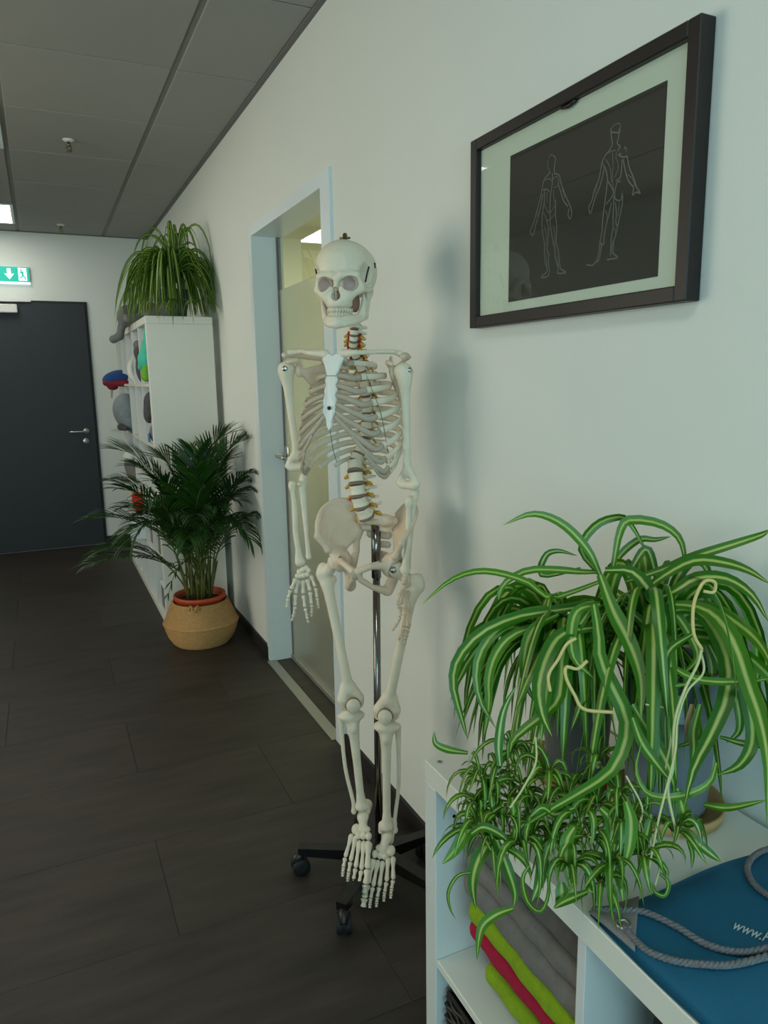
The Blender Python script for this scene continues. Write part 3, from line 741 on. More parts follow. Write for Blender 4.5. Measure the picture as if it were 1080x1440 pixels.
for i in range(24):
    nm = 'c' if i < 7 else ('t' if i < 19 else 'l')
    p, q = spine_at(d + hs[i] / 2)
    up = -q; xx = nrm(np.cross(A(0, 1, 0), up)); yy_ = np.cross(up, xx)
    o = link('vertebra', proto[nm], SK); Rm = Matrix((xx, yy_, up)).transposed()
    if nm == 't': k = .85 + .03 * (i - 7); o.matrix_local = Matrix.Translation(p) @ Rm.to_4x4() @ Matrix.Diagonal((k, k, 1, 1))
    else: o.matrix_local = Matrix.Translation(p) @ Rm.to_4x4()
    if 7 <= i < 19: RIBV.append((p, up))
    VB.append((p, up, xx, yy_, nm))
    p2, q2 = spine_at(d + hs[i] + gaps[i] / 2)
    r = {'c': (.0118, .0098), 't': (.0150 * (.85 + .03 * max(0, i - 7)), .014 * (.85 + .03 * max(0, i - 7))), 'l': (.0228, .0188)}[nm]
    b = MB().lathe((0, 0, 0), [(.9, -gaps[i] * .5), (1.0, -gaps[i] * .25), (1.0, gaps[i] * .25), (.9, gaps[i] * .5)], 24)
    V = np.vstack(b.V) * A(r[0], r[1], 1); V = p2 + V[:, :1] * xx + V[:, 1:2] * yy_ + V[:, 2:3] * (-q2)
    link('spinal_disc', mesh('spinal_disc', V, b.F, 'disc', True), SK)
    if i > 0:                                                    # spinal nerves leaving on both sides
        w_ = {'c': (.014, .010, .016, .0042), 't': (.016, .018, .014, .003), 'l': (.024, .020, .018, .005)}[nm]
        for sgn in (-1, 1):
            b = MB()
            b.tube([p2 + xx * sgn * w_[0] * .7 + yy_ * w_[1], p2 + xx * sgn * (w_[0] + w_[2] * .5) + yy_ * (w_[1] - .004) - A(0, 0, .002), p2 + xx * sgn * (w_[0] + w_[2]) + yy_ * (w_[1] - .008) - A(0, 0, .008)], [w_[3], w_[3] * 1.15, w_[3] * .7], 8)
            link('nerve', mesh('nerve', np.vstack(b.V), b.F, 'nerve', True), SK)
    d += hs[i] + gaps[i]
for sgn in (-1, 1):
    b = MB().tube([VB[i][0] + VB[i][2] * sgn * .0175 + VB[i][3] * .004 for i in range(1, 7)], .0032, 8)
    b.build('vertebral_artery', 'artery', SK, True, local=True)
b = MB(); p, up, xx, yy_, _ = VB[22]; c0 = p - xx * .027 + A(0, -.002, .012); b.lathe(c0, [(.001, -.005), (.005, -.003), (.005, .003), (.001, .005)], 10); b.build('nerve_bulge', 'artery', SK, True, local=True)

# ---- sternum
XM = -.036
def st(u, v, q):                    # u across, v height (0 top), q depth
    return A(XM + u, -.112 - .036 * min(1, v / .16) - q + .004 * (v > .15), 1.545 - v)
out = [(-.028, .004), (-.012, .0), (0, .006), (.012, .0), (.028, .004), (.030, .016), (.022, .032), (.016, .05), (.0135, .056), (.018, .066), (.0145, .08), (.018, .092), (.015, .104), (.019, .118), (.016, .132), (.018, .146), (.012, .158), (.008, .168), (.008, .182), (0, .192)]
out = out + [(-u, v) for u, v in out[5:-1][::-1]]
b = MB(); n = len(out); ctr = A(0, .09, 0)
rings = [(1.0, .002), (1.0, -.006), (.8, -.010)]
V = []; F = []
for sc2, q in [(.8, .006)] + [(1.0, .003), (1.0, -.003), (.8, -.006)]:
    for u, v in out: V.append(st(u * sc2, v if sc2 == 1 else .002 + v * .985, -q))
for k in range(3):
    for i in range(n): F.append((k * n + i, k * n + (i + 1) % n, (k + 1) * n + (i + 1) % n, (k + 1) * n + i))
# strips across the plate close front and back
L = list(range(n))
F.append(tuple(L)[::-1]); F.append(tuple(3 * n + i for i in L))
b.add(V, F)
STERN = b.build('sternum', 'bone_white', SK, local=True)
b = MB(); p = st(.002, .136, .005); b.lathe(p, [(.0048, 0), (.0048, -.003), (.003, -.0035)], 14, 1); b.build('screw', 'black_steel', STERN, True, local=True)
p = st(0, .0565, .0); MB().box(p[0] - .0135, p[0] + .0135, p[1] - .0072, p[1] - .0055, p[2] - .0008, p[2] + .0008).build('sternal_joint', 'disc', STERN, local=True)

# ---- ribs and rib cartilage
hw = [.062, .088, .106, .120, .130, .137, .141, .140, .134, .124, .110, .094]
dp = [.066, .082, .092, .098, .101, .103, .104, .104, .103, .102, .100, .098]
zj = [1.520, 1.484, 1.452, 1.420, 1.386, 1.350, 1.313, 1.280, 1.255, 1.240, 1.238, 1.240]
fe = [150, 142, 137, 133, 130, 128, 126, 121, 113, 104, 80, 58]
att = [.014, .056, .080, .104, .125, .143, .154]
junction = {}
for k in range(12):
    p0, up = RIBV[k]
    for sgn in (-1, 1):
        yc = -.028 + (.006 if k < 2 else 0); zv = p0[2]
        P = [p0 + A(sgn * .014, .010, .002), p0 + A(sgn * .030, .026, .0)]
        ph = np.linspace(28, fe[k], 9)
        tot = math.sin(math.radians(fe[k] / 2)) ** 2
        for a in ph:
            ar = math.radians(a); u = math.sin(ar / 2) ** 2 / tot
            x = hw[k] * (math.sin(ar) ** .85 if a < 90 else math.sin(ar) ** .7); y = yc + dp[k] * math.cos(ar) * (1.0 if a < 90 else 1.06)
            P.append(A(XM + .006 * (1 - u) + sgn * x, y, zv + (zj[k] - zv) * u ** 1.1))
        C_ = catmull(P, 40); hgt = [.0070, .0080, .0084, .0088, .0088, .0088, .0088, .0086, .0084, .0080, .0070, .006][k]
        R_ = hgt * np.r_[np.linspace(.85, 1, 8), np.ones(26), np.linspace(1, 1.05, 6)]
        MB().tube(C_, R_, 8, flat=.40, up=(0, 0, 1)).build('rib', 'bone', SK, True, local=True)
        junction[(k, sgn)] = (C_[-1], nrm(C_[-1] - C_[-4]))
def cart(P, r0, r1):
    C_ = catmull(P, 18); MB().tube(C_, np.linspace(r0, r1, 18), 8, flat=.55, up=(0, 0, 1)).build('rib_cartilage', 'cartilage', SK, True, local=True); return C_
for sgn in (-1, 1):
    prev = None
    for k in range(10):
        j, tg = junction[(k, sgn)]
        if k < 7:
            e = st(sgn * .014, att[k], 0)
            dz = max(0, (e[2] - j[2]))
            m1 = j + tg * .022 + A(0, 0, -.002); m2 = e + A(sgn * (.03 if k > 2 else .02), -.0 + .004, -dz * .42)
            prev = cart([j - tg * .002, m1, (m1 + m2) / 2 + A(0, -.004, 0), m2, e], .0082, .0066)
        else:
            e = prev[11] + A(0, .0, -.007); m1 = j + tg * .02
            prev = cart([j - tg * .002, m1, (m1 + e) / 2 + A(0, -.004, -.004), e], .0078, .0055)
# elastic cords that tie the rib ends
for sgn in (1,):
    b = MB(); b.tube(catmull([junction[(k, sgn)][0] + A(.02 * sgn - .002 * k, -.004 + .002 * k, .004) for k in range(1, 11)], 40), .0007, 5); b.build('rib_cord', 'pencil', SK, local=True)
p = st(0, .190, 0); MB().tube(catmull([p, p + A(.004, .006, -.05), p + A(.006, .02, -.085)], 10), .0008, 5).build('rib_cord', 'pencil', SK, local=True)

# ---- shoulders and arms
GH = {-1: pl(404, 519, -.04), 1: pl(566, 522, -.04)}
EL = {-1: pl(419, 657, -.02), 1: pl(574, 682, -.03)}
for sgn in (-1, 1):
    g = GH[sgn]; s = SDF(.002)
    glen = g + A(-sgn * .030, .012, -.004)
    med = [A(XM + sgn * .075, .070, 1.535), A(XM + sgn * .066, .085, 1.50), A(XM + sgn * .075, .092, 1.46), A(XM + sgn * .092, .090, 1.42), A(XM + sgn * .108, .080, 1.385)]
    s.fan([(glen + A(-sgn * .004, .006, -.004), m_, .0058, .0032) for m_ in catmull(med, 16)], .006)
    s.path(catmull(med, 8), .0042, .004)
    s.ell(glen, (.009, .014, .019), .006)
    acr = g + A(sgn * .004, .012, .037)
    s.path([A(XM + sgn * .085, .086, 1.512), A(XM + sgn * .13, .066, 1.535), acr + A(-sgn * .006, .014, .002), acr + A(sgn * .0, -.018, .0)], [.004, .006, .009, .008], .006)
    s.path([glen + A(-sgn * .004, -.002, .014), glen + A(-sgn * .006, -.022, .026), glen + A(sgn * .010, -.034, .022)], [.008, .007, .006], .006)
    bone('scapula', s, 'bone_warm')
    # collar bone
    st0 = st(sgn * .026, .006, .0) + A(0, .002, .004)
    P = [st0, st0 + (acr - st0) * .33 + A(0, -.024, .004), st0 + (acr - st0) * .70 + A(0, .020, .010), acr + A(-sgn * .010, -.008, .006)]
    C_ = catmull(P, 24); s = SDF(.002); s.path(list(C_), np.r_[np.linspace(.0115, .0066, 8), np.full(8, .0060), np.linspace(.0060, .0080, 8)], .003)
    bone('collar_bone', s)
    # upper arm
    e = EL[sgn]; ax_ = nrm(e - g); lat = nrm(A(1, -.25, 0) if sgn > 0 else A(.96, .28, 0)); lat = nrm(lat - ax_ * (lat @ ax_)); fr_ = np.cross(ax_, lat)
    s = SDF(.002)
    s.ell(g, .0225, 0); s.cap(g + A(sgn * .010, 0, -.004), g + ax_ * .026 + A(sgn * .006, 0, 0), .0165, .014, .012)
    mid = g + (e - g) * .5 + A(sgn * .003, 0, 0)
    s.path([g + ax_ * .02 + A(sgn * .004, 0, 0), g + ax_ * .07 + A(sgn * .004, 0, 0), mid, e - ax_ * .07, e - ax_ * .03], [.0165, .0118, .0100, .0102, .0115], .012)
    s.path([e - ax_ * .035 - lat * .010, e - ax_ * .006 - lat * .027], [.008, .0105], .01); s.path([e - ax_ * .035 + lat * .010, e - ax_ * .006 + lat * .027], [.008, .0105], .01)
    s.cap(e - lat * .018, e + lat * .020, .0118, .0128, .006)
    s.ell(e - ax_ * .020 + fr_ * .015, (.007, .005, .007), .004, '-')
    bone('humerus', s)
    b = MB().lathe((0, 0, 0), [(.0075, 0), (.0075, .006), (.0045, .0085)], 14, 1)
    V = np.vstack(b.V); dirn = nrm(A(.30, -.95, .05)) if sgn < 0 else nrm(A(.92, -.3, .1)); q_ = np.array(Vector((0, 1, 0)).rotation_difference(Vector(dirn)).to_matrix())
    V = V @ q_.T + g + dirn * .021; link('shoulder_bolt', mesh('shoulder_bolt', V, b.F, 'chrome', True), SK)
# forearms: radius and ulna
FORE = {-1: ((pl(411, 683, -.025), pl(421, 791, -.035)), (pl(424, 677, -.01), pl(434, 783, -.03))), 1: ((pl(575, 706, -.045), pl(570, 803, -.05)), (pl(581, 697, -.025), pl(574, 798, -.03)))}
for sgn in (-1, 1):
    (ra, rb), (ua, ub) = FORE[sgn]
    s = SDF(.0018); ax_ = nrm(rb - ra); s.cap(ra - ax_ * .004, ra + ax_ * .003, .0105, .0105, .003)
    s.path([ra, ra + ax_ * .02, ra + (rb - ra) * .25 + A(0, .003, 0), ra + (rb - ra) * .6 + A(sgn * .004, 0, 0), rb - ax_ * .035, rb - ax_ * .012, rb], [.0085, .0068, .0082, .0078, .0085, .0115, .0125], .006)
    s.ell(rb - A(sgn * .004, 0, -.003), (.014, .0095, .010), .006); bone('radius', s)
    s = SDF(.0018); ax_ = nrm(ub - ua)
    s.path([ua - ax_ * .012 + A(0, .012, 0), ua + A(0, .008, 0), ua + ax_ * .02, ua + (ub - ua) * .4, ua + (ub - ua) * .75, ub - ax_ * .01, ub], [.011, .0125, .0105, .0078, .0062, .0068, .0085], .008)
    s.cap(ua + ax_ * .008, ua + ax_ * .006 + A(0, -.014, 0), .009, .0055, .006)
    s.ell(ua - ax_ * .008 + A(0, -.010, 0), (.012, .009, .008), .003, '-'); bone('ulna', s)

def phalanx(a, b_, r, name, parent, m='bone'):
    a = np.asarray(a); b_ = np.asarray(b_); t = np.linspace(0, 1, 11); P = a + (b_ - a) * t[:, None]
    R_ = r * np.interp(t, [0, .06, .16, .5, .82, .94, 1], [.6, 1.15, 1.1, .66, .85, 1.02, .5])
    MB().tube(P, R_, 8).build(name, m, parent, True, local=True)
def hand(rays, carp, m='bone'):
    s = SDF(.0018)
    for c, r in carp: s.ell(c, r, .0015)
    H = bone('hand', s, m)
    for i, P in enumerate(rays):
        for j in range(len(P) - 1):
            d_ = P[j + 1] - P[j]
            phalanx(P[j] + d_ * .05, P[j] + d_ * .96, (.0068 if j == 0 else .0064 - .0007 * j) * (.85 if i == 4 else 1), 'metacarpal' if j == 0 else 'finger_bone', H, m)
def z6(x, y, c): return pl(390 + x / 6, 640 + y / 6, c)
raysR = [[z6(160, 1035, -.05), z6(112, 1135, -.065), z6(92, 1205, -.07), z6(78, 1290, -.07)],
         [z6(178, 1045, -.045), z6(152, 1172, -.055), z6(150, 1275, -.06), z6(138, 1345, -.055), z6(122, 1400, -.045)],
         [z6(215, 1050, -.04), z6(218, 1175, -.048), z6(234, 1290, -.055), z6(250, 1360, -.05), z6(260, 1415, -.04)],
         [z6(250, 1040, -.035), z6(276, 1148, -.04), z6(288, 1260, -.045), z6(290, 1315, -.04), z6(287, 1362, -.03)],
         [z6(280, 1010, -.03), z6(322, 1115, -.034), z6(336, 1205, -.038), z6(342, 1250, -.035), z6(347, 1292, -.03)]]
def lump(x, y, c, r, f=z6): return (f(x, y, c), (r, r * .8, r))
hand(raysR, [lump(185, 985, -.035, .0085), lump(215, 965, -.032, .008), lump(242, 950, -.03, .008), lump(262, 970, -.028, .0075), lump(168, 1020, -.042, .008), lump(195, 1020, -.04, .0075), lump(222, 1015, -.038, .008), lump(252, 1008, -.034, .0078)])
def z5(x, y, c): return pl(540 + x / 5.77, 670 + y / 5.77, c)
raysL = [[z5(165, 880, -.08), z5(128, 950, -.10), z5(112, 1020, -.11), z5(118, 1075, -.11)],
         [z5(160, 905, -.07), z5(135, 1050, -.085), z5(130, 1140, -.09), z5(105, 1200, -.088), z5(66, 1250, -.08)],
         [z5(172, 920, -.06), z5(170, 1085, -.07), z5(158, 1220, -.075), z5(140, 1290, -.07), z5(118, 1325, -.06)],
         [z5(185, 920, -.045), z5(195, 1090, -.05), z5(190, 1225, -.055), z5(180, 1300, -.05), z5(170, 1360, -.04)],
         [z5(195, 915, -.035), z5(216, 1105, -.035), z5(208, 1200, -.04), z5(198, 1250, -.038), z5(188, 1300, -.03)]]
hand(raysL, [lump(172, 800, -.055, .0085, z5), lump(190, 815, -.045, .0085, z5), lump(165, 835, -.062, .0085, z5), lump(185, 850, -.05, .0085, z5), lump(160, 865, -.068, .008, z5), lump(180, 885, -.055, .008, z5), lump(195, 870, -.04, .008, z5)], 'bone_warm')

# ---- pelvis
XP = .0
for sgn in (-1, 1):
    def q(x, y, z): return A(XP + sgn * x, y, z)
    s = SDF(.0022)
    crest = [q(.126, -.070, 1.062), q(.138, -.045, 1.092), q(.140, -.010, 1.122), q(.120, .028, 1.140), q(.086, .055, 1.135), q(.050, .075, 1.105)]
    base = [q(.092, -.045, 1.005), q(.090, -.030, 1.005), q(.085, -.012, 1.010), q(.076, .010, 1.022), q(.066, .030, 1.040), q(.056, .050, 1.062)]
    cr_, ba_ = catmull(crest, 26), catmull(base, 26)
    sg_ = []
    for a, b_ in zip(cr_, ba_):
        m_ = (a + b_) / 2 + A(-sgn * .004, .006, 0); sg_ += [(a, m_, .0052, .0042), (m_, b_, .0042, .008)]
    s.fan(sg_, .008, soft=.004)
    s.path(list(cr_), .0072, .005)
    s.path([q(.126, -.072, 1.055), q(.112, -.064, 1.035), q(.102, -.060, 1.018)], [.009, .007, .010], .008)
    AC = q(.080, -.030, .984)
    s.ell(AC, (.032, .034, .034), .014)
    s.path([q(.055, .056, 1.06), q(.064, .040, 1.028), q(.062, .036, .995), q(.064, .012, .965)], [.010, .011, .009, .014], .010)
    s.path([q(.068, -.052, .990), q(.040, -.082, .990), q(.009, -.094, .976)], [.014, .009, .0095], .008)
    s.path([q(.009, -.092, .976), q(.010, -.086, .952), q(.034, -.060, .926), q(.056, -.022, .908)], [.009, .0085, .0075, .012], .006)
    s.path([q(.058, -.012, .908), q(.066, .004, .935), q(.072, .0, .965)], [.0155, .0145, .018], .010)
    s.ell(q(.096, -.036, .978), (.030, .027, .0265), .003, '-')
    HB = bone('hip_bone', s, 'bone_warm')
    b = MB(); c0 = q(.060, -.064, 1.0); b.lathe(c0 + A(0, 0, 0), [(.0045, 0), (.0045, -.004)], 12, 1); b.build('bolt', 'disc', HB, True, local=True)
MB().lathe((XP, -.092, .966), [(.008, -.012), (.010, -.008), (.010, .008), (.008, .012)], 12).build('pubic_disc', 'cartilage', SK, True, local=True)
s = SDF(.0022)
sac = [A(XP + .002, .018, 1.095), A(XP + .001, .036, 1.070), A(XP, .055, 1.045), A(XP, .066, 1.015), A(XP, .064, .985), A(XP, .052, .962), A(XP, .040, .948)]
for i in range(5):
    wd = [.048, .043, .034, .026, .018][i]; s.cap(sac[i] + A(-wd * .8, .004, 0), sac[i] + A(wd * .8, .004, 0), [.015, .014, .012, .010, .009][i], None, .012)
s.path(sac[4:], [.010, .007, .004], .008)
for sgn in (-1, 1):
    s.cap(sac[0] + A(sgn * .03, .008, 0), sac[0] + A(sgn * .052, .026, -.004), .014, .012, .012)
    for i in range(4): c = (sac[i] + sac[i + 1]) / 2; s.ell(c + A(sgn * (.022 - .003 * i), -.010, 0), (.0045, .010, .004), .002, '-')
s.ell(sac[0] + A(0, -.004, .010), (.024, .018, .010), .006)
SAC = bone('sacrum', s, 'bone_warm')

# ---- legs
LEG = {-1: dict(f=nrm(A(.60, -.80, 0)), hip=A(-.090, -.034, .980), kn=pl(494, 988, -.03), an=pl(509, 1138, -.03)), 1: dict(f=nrm(A(.34, -.94, 0)), hip=A(.090, -.036, .978), kn=pl(543, 1003, -.03), an=pl(544, 1166, -.03))}
for sgn in (-1, 1):
    Lg = LEG[sgn]; f = Lg['f']; lt = A(-f[1], f[0], 0); hip, kn, an = Lg['hip'], Lg['kn'], Lg['an']       # lt = towards its left
    out_ = lt * sgn; up = A(0, 0, 1)
    tro = A(hip[0] + sgn * .056, hip[1] + .022, hip[2] - .035)
    shaft0 = A(hip[0] + sgn * .040, hip[1] + .016, hip[2] - .075)
    s = SDF(.0022)
    s.ell(hip, .0235, 0); s.path([hip + A(sgn * .008, .004, -.006), tro + A(-sgn * .008, -.002, -.012)], [.0155, .018], .010)
    s.ell(tro, (.016, .018, .022), .012); s.path([tro + A(0, 0, -.015), shaft0], [.019, .0165], .014)
    s.ell(shaft0 + A(-sgn * .012, .014, .012), (.010, .010, .012), .008)
    ax_ = nrm(kn - shaft0); md = (shaft0 + kn) / 2 + f * .010
    C_ = catmull([shaft0, shaft0 + (kn - shaft0) * .25 + f * .008, md, shaft0 + (kn - shaft0) * .75 + f * .008, kn - ax_ * .045], 12)
    s.path(list(C_), np.interp(np.linspace(0, 1, 12), [0, .2, .5, .8, 1], [.0165, .0142, .0132, .0145, .0185]), .012)
    for e_ in (-1, 1):
        s.path([kn - ax_ * .045 + lt * e_ * .010, kn - ax_ * .012 + lt * e_ * .021], [.014, .0185], .012)
        s.ell(kn + lt * e_ * .0205 - f * .006 - up * .004, (.0165, .0175, .0195), .008)
    s.ell(kn + f * .020 + up * .002, (.0165, .012, .016), .01)
    s.ell(kn - up * .026 - f * .004, (.006, .014, .010), .005, '-')
    bone('femur', s)
    s = SDF(.0018); pc = kn + f * .036 + up * .006; Rm = np.array([lt, -f, up]).T
    s.ell(pc, (.0200, .0100, .0215), 0, rot=Rm); s.cap(pc, pc - up * .017, .010, .006, .008); bone('kneecap', s, 'bone')
    s = SDF(.0018); s.cap(pc - f * .006 - lt * .018, pc - f * .006 + lt * .018, .006, .006, 0); s.ell(pc - f * .0075, (.0222, .008, .0232), .002, rot=Rm); bone('knee_pad', s, 'disc')
    # shin bones
    kp = kn - up * .034; axt = nrm(an - kp); s = SDF(.0022)
    for e_ in (-1, 1): s.ell(kp + lt * e_ * .0195 - up * .006, (.0185, .0195, .0105), .008, rot=Rm)
    s.path([kp - up * .008 + lt * e_ * .0 for e_ in (0,)] + [kp + axt * .035 + f * .004, kp + axt * .075 + f * .004, kp + (an - kp) * .5 + f * .003, an - axt * .055, an - axt * .018], [.0265, .0185, .0142, .0118, .0112, .0155], .012)
    s.ell(kp + axt * .036 + f * .019, (.009, .008, .014), .008)
    s.ell(an - axt * .008, (.0185, .017, .012), .01, rot=Rm); s.cap(an - out_ * .016 - axt * .014, an - out_ * .018 + axt * .008, .0085, .007, .008)
    bone('tibia', s)
    fa = kp + out_ * .031 - f * .016 + axt * .014; fb = an + out_ * .024 - f * .006 + axt * .010; s = SDF(.0018)
    C_ = catmull([fa, fa + (fb - fa) * .2 + out_ * .004, fa + (fb - fa) * .55 + out_ * .007, fb - axt * .04 - out_ * .001, fb - axt * .01, fb], 14)
    s.path(list(C_), np.interp(np.linspace(0, 1, 14), [0, .08, .25, .75, .9, 1], [.0105, .0085, .0056, .0058, .0085, .0065]), .005)
    bone('fibula', s)
    # foot hanging, toes down
    fa_ = math.radians(13 if sgn < 0 else 9); f = A(math.sin(fa_), -math.cos(fa_), 0); lt = A(-f[1], f[0], 0); out_ = lt * sgn
    pit = math.radians(42 if sgn < 0 else 44); fk = 1.27 if sgn < 0 else 1.16; fw_ = 1.35; F_ = f * math.cos(pit) - up * math.sin(pit); Nn = f * math.sin(pit) + up * math.cos(pit)
    tal = an + axt * .024 - f * .002; s = SDF(.002)
    med_ = -out_
    RmF = np.array([lt, -F_, Nn]).T
    s.ell(tal, (.0175, .020, .0145), 0, rot=RmF); s.cap(tal, tal + F_ * .022 + med_ * .004, .0125, .0125, .004)
    s.path([tal - Nn * .020 + F_ * .006 + out_ * .004, tal - Nn * .028 - F_ * .022, tal - Nn * .030 - F_ * .042], [.013, .014, .0165], .008)
    cub = tal + F_ * .036 + out_ * .012 - Nn * .008
    s.ell(cub + out_ * .004, (.0135, .016, .0115), .002, rot=RmF); s.ell(tal + F_ * .034 + med_ * .010, (.018, .0105, .0115), .002, rot=RmF)
    for i, o_ in enumerate((-.026, -.010, .004)): s.ell(tal + F_ * .053 - out_ * (-o_) + Nn * (.001 - .001 * i), (.0092, .0115, .0095), .0015, rot=RmF)
    FT = bone('foot', s)
    for i in range(5):                      # 0 = big toe (medial)
        o0 = (-.020 + .0098 * i) * fw_; o1 = (-.026 + .0132 * i) * fw_; big = i == 0
        b0 = tal + F_ * (.066 - (.004 * i if i > 2 else 0)) + out_ * o0 - Nn * (.0015 * i)
        m1 = b0 + F_ * [.056, .060, .057, .054, .050][i] * fk + out_ * (o1 - o0) - Nn * .008
        phalanx(b0, m1, .0105 if big else .0074, 'metatarsal', FT)
        L1 = [.030, .024, .022, .021, .019][i] * fk; D1 = nrm(F_ + Nn * (.10 if not big else 0)); p1 = m1 + D1 * (.002 + L1)
        phalanx(m1 + D1 * .002, p1, .0098 if big else .0062, 'toe_bone', FT)
        D2 = nrm(F_ - Nn * .25); L2 = .022 if big else .012; p2 = p1 + D2 * (L2 + .001)
        phalanx(p1 + D2 * .001, p2, .0095 if big else .0056, 'toe_bone', FT)
        if not big: phalanx(p2 + F_ * .001, p2 + nrm(F_ - Nn * .5) * .012, .0050, 'toe_bone', FT)
    if sgn > 0:
        b = MB().lathe((0, 0, 0), [(.0095, 0), (.0095, .003), (.0055, .0035), (.0055, .008), (.003, .0095)], 14, 1)
        dn = nrm(A(.25, -.96, .1)) if sgn > 0 else nrm(A(-.2, -.9, .3)); qm = np.array(Vector((0, 1, 0)).rotation_difference(Vector(dn)).to_matrix())
        link('hip_bolt', mesh('hip_bolt', np.vstack(b.V) @ qm.T + hip + dn * .022, b.F, 'chrome', True), SK)

# ---- rolling stand
bc = A(.797, 1.797, 0)
T_ = thing('rolling_stand', 'chrome pole stand with black five-arm castor base under the skeleton', 'stand', bc)
top = np.array(SO) + SEX * .004 + SEY * .030 + A(0, 0, 1.085)
C_ = [bc + A(0, 0, .09), top]
MB().tube([bc + A(0, 0, .10), bc + (top - bc) * .86], .0105, 14).build('pole', 'pole_chrome', T_, True)
MB().tube([bc + (top - bc) * .855, top], .0135, 14).build('pole_sleeve', 'pole_chrome', T_, True)
MB().lathe(bc, [(.034, .055), (.038, .060), (.038, .100), (.030, .112), (.018, .125)], 20).build('hub', 'black_steel', T_, True)
ang0 = math.atan2(1.655 - 1.797, .632 - .797)
for k in range(5):
    a = ang0 - k * 2 * math.pi / 5; d_ = A(math.cos(a), math.sin(a), 0); r = .232
    e = bc + d_ * r
    if e[0] > .955: r = min(r, (.955 - bc[0]) / d_[0]); e = bc + d_ * r
    nn = A(-d_[1], d_[0], 0); b = MB()
    V = []
    for p, zt, zb, w_ in ((bc + d_ * .02, .098, .060, .020), (e + d_ * .012, .088, .064, .016)):
        for u, zz in ((-1, zb), (1, zb), (1, zt), (-1, zt)): V.append(p + nn * u * w_ + A(0, 0, zz))
    b.add(V, [(3, 2, 1, 0), (4, 5, 6, 7), (0, 1, 5, 4), (1, 2, 6, 5), (2, 3, 7, 6), (3, 0, 4, 7)]); b.build('base_arm', 'black_steel', T_)
    cs = MB().tube([e + A(0, 0, .068), e + A(0, 0, .040)], .007, 8); yaw = a + .5
    dr = A(math.cos(yaw), math.sin(yaw), 0); nx = A(-dr[1], dr[0], 0)
    hd = MB().tube(catmull([e + nx * 0 + A(0, 0, .062), e + dr * .018 + A(0, 0, .056), e + dr * .030 + A(0, 0, .038)], 8), np.interp(np.linspace(0, 1, 8), [0, .5, 1], [.013, .015, .011]), 10)
    cst = hd.build('castor', 'black_plastic', T_, True)
    for u in (-1, 1):
        c = e + dr * .010 + nx * u * .012 + A(0, 0, .027); rr = [(.010, -.008), (.0265, -.008), (.027, -.004), (.027, .004), (.0265, .008), (.010, .008)]
        b = MB().lathe((0, 0, 0), rr, 20); V = np.vstack(b.V); V = c + V[:, :1] * dr + V[:, 1:2] * A(0, 0, 1) + V[:, 2:3] * nx
        o = MB(); o.add(V, b.F); o.build('wheel', 'rubber', cst, True)
    cs.build('castor_pin', 'steel', cst, True)

# ================================================================== low white shelf unit by the camera
SX0, SX1, SZ = .600, .988, .765
cells_y = [1.13 - .042]
t = thing('shelf_unit', 'low white cube shelf unit along the wall holding towels and a spider plant', 'shelf', (SX0, 1.13, 0))
Y1, Y0 = 1.13, -.50
MB().box(SX0, SX1, Y0, Y1, SZ - .042, SZ, .0015).build('top_board', 'shelf_white', t)
MB().box(SX0, SX1, Y1 - .042, Y1, 0, SZ - .0425, .0015).build('side_panel', 'shelf_edge', t)
MB().box(SX0, SX1, Y0, Y0 + .042, 0, SZ - .0425, .0015).build('side_panel', 'shelf_edge', t)
MB().box(SX0, SX1, Y0 + .0425, Y1 - .0425, 0, .042, .0015).build('bottom_board', 'shelf_white', t)
MZ = .362
DIV = [.672, .272, -.128]
eds = [Y1 - .0425] + [d for d in DIV] + [Y0 + .0425]
for dv in DIV:
    MB().box(SX0 + .002, SX1, dv, dv + .017, .0425, SZ - .0425, .001).build('divider', 'shelf_edge', t)
for i in range(4):
    a, b_ = eds[i + 1] + (.0175 if i < 3 else 0), eds[i] - (.0005 if i else 0)
    MB().box(SX0 + .002, SX1, a, b_, MZ - .017, MZ, .001).build('shelf_board', 'shelf_white', t)
for (x, y) in ((.622, 1.110), (.960, 1.110)):
    b = MB().lathe((x, y, SZ), [(.006, .0), (.006, .0008), (.0045, .0010)], 16); sc_o = b.build('cam_screw', 'steel', t, True)
    MB().lathe((x, y, SZ + .0008), [(.0022, 0), (.0022, .0004)], 6).build('screw_socket', 'black_steel', sc_o)
for z in (.66, .635):
    MB().lathe((.640, Y1 - .0425, z), [(.0035, 0), (.0035, -.0006)], 10, 1).build('peg_hole', 'black_steel', t)
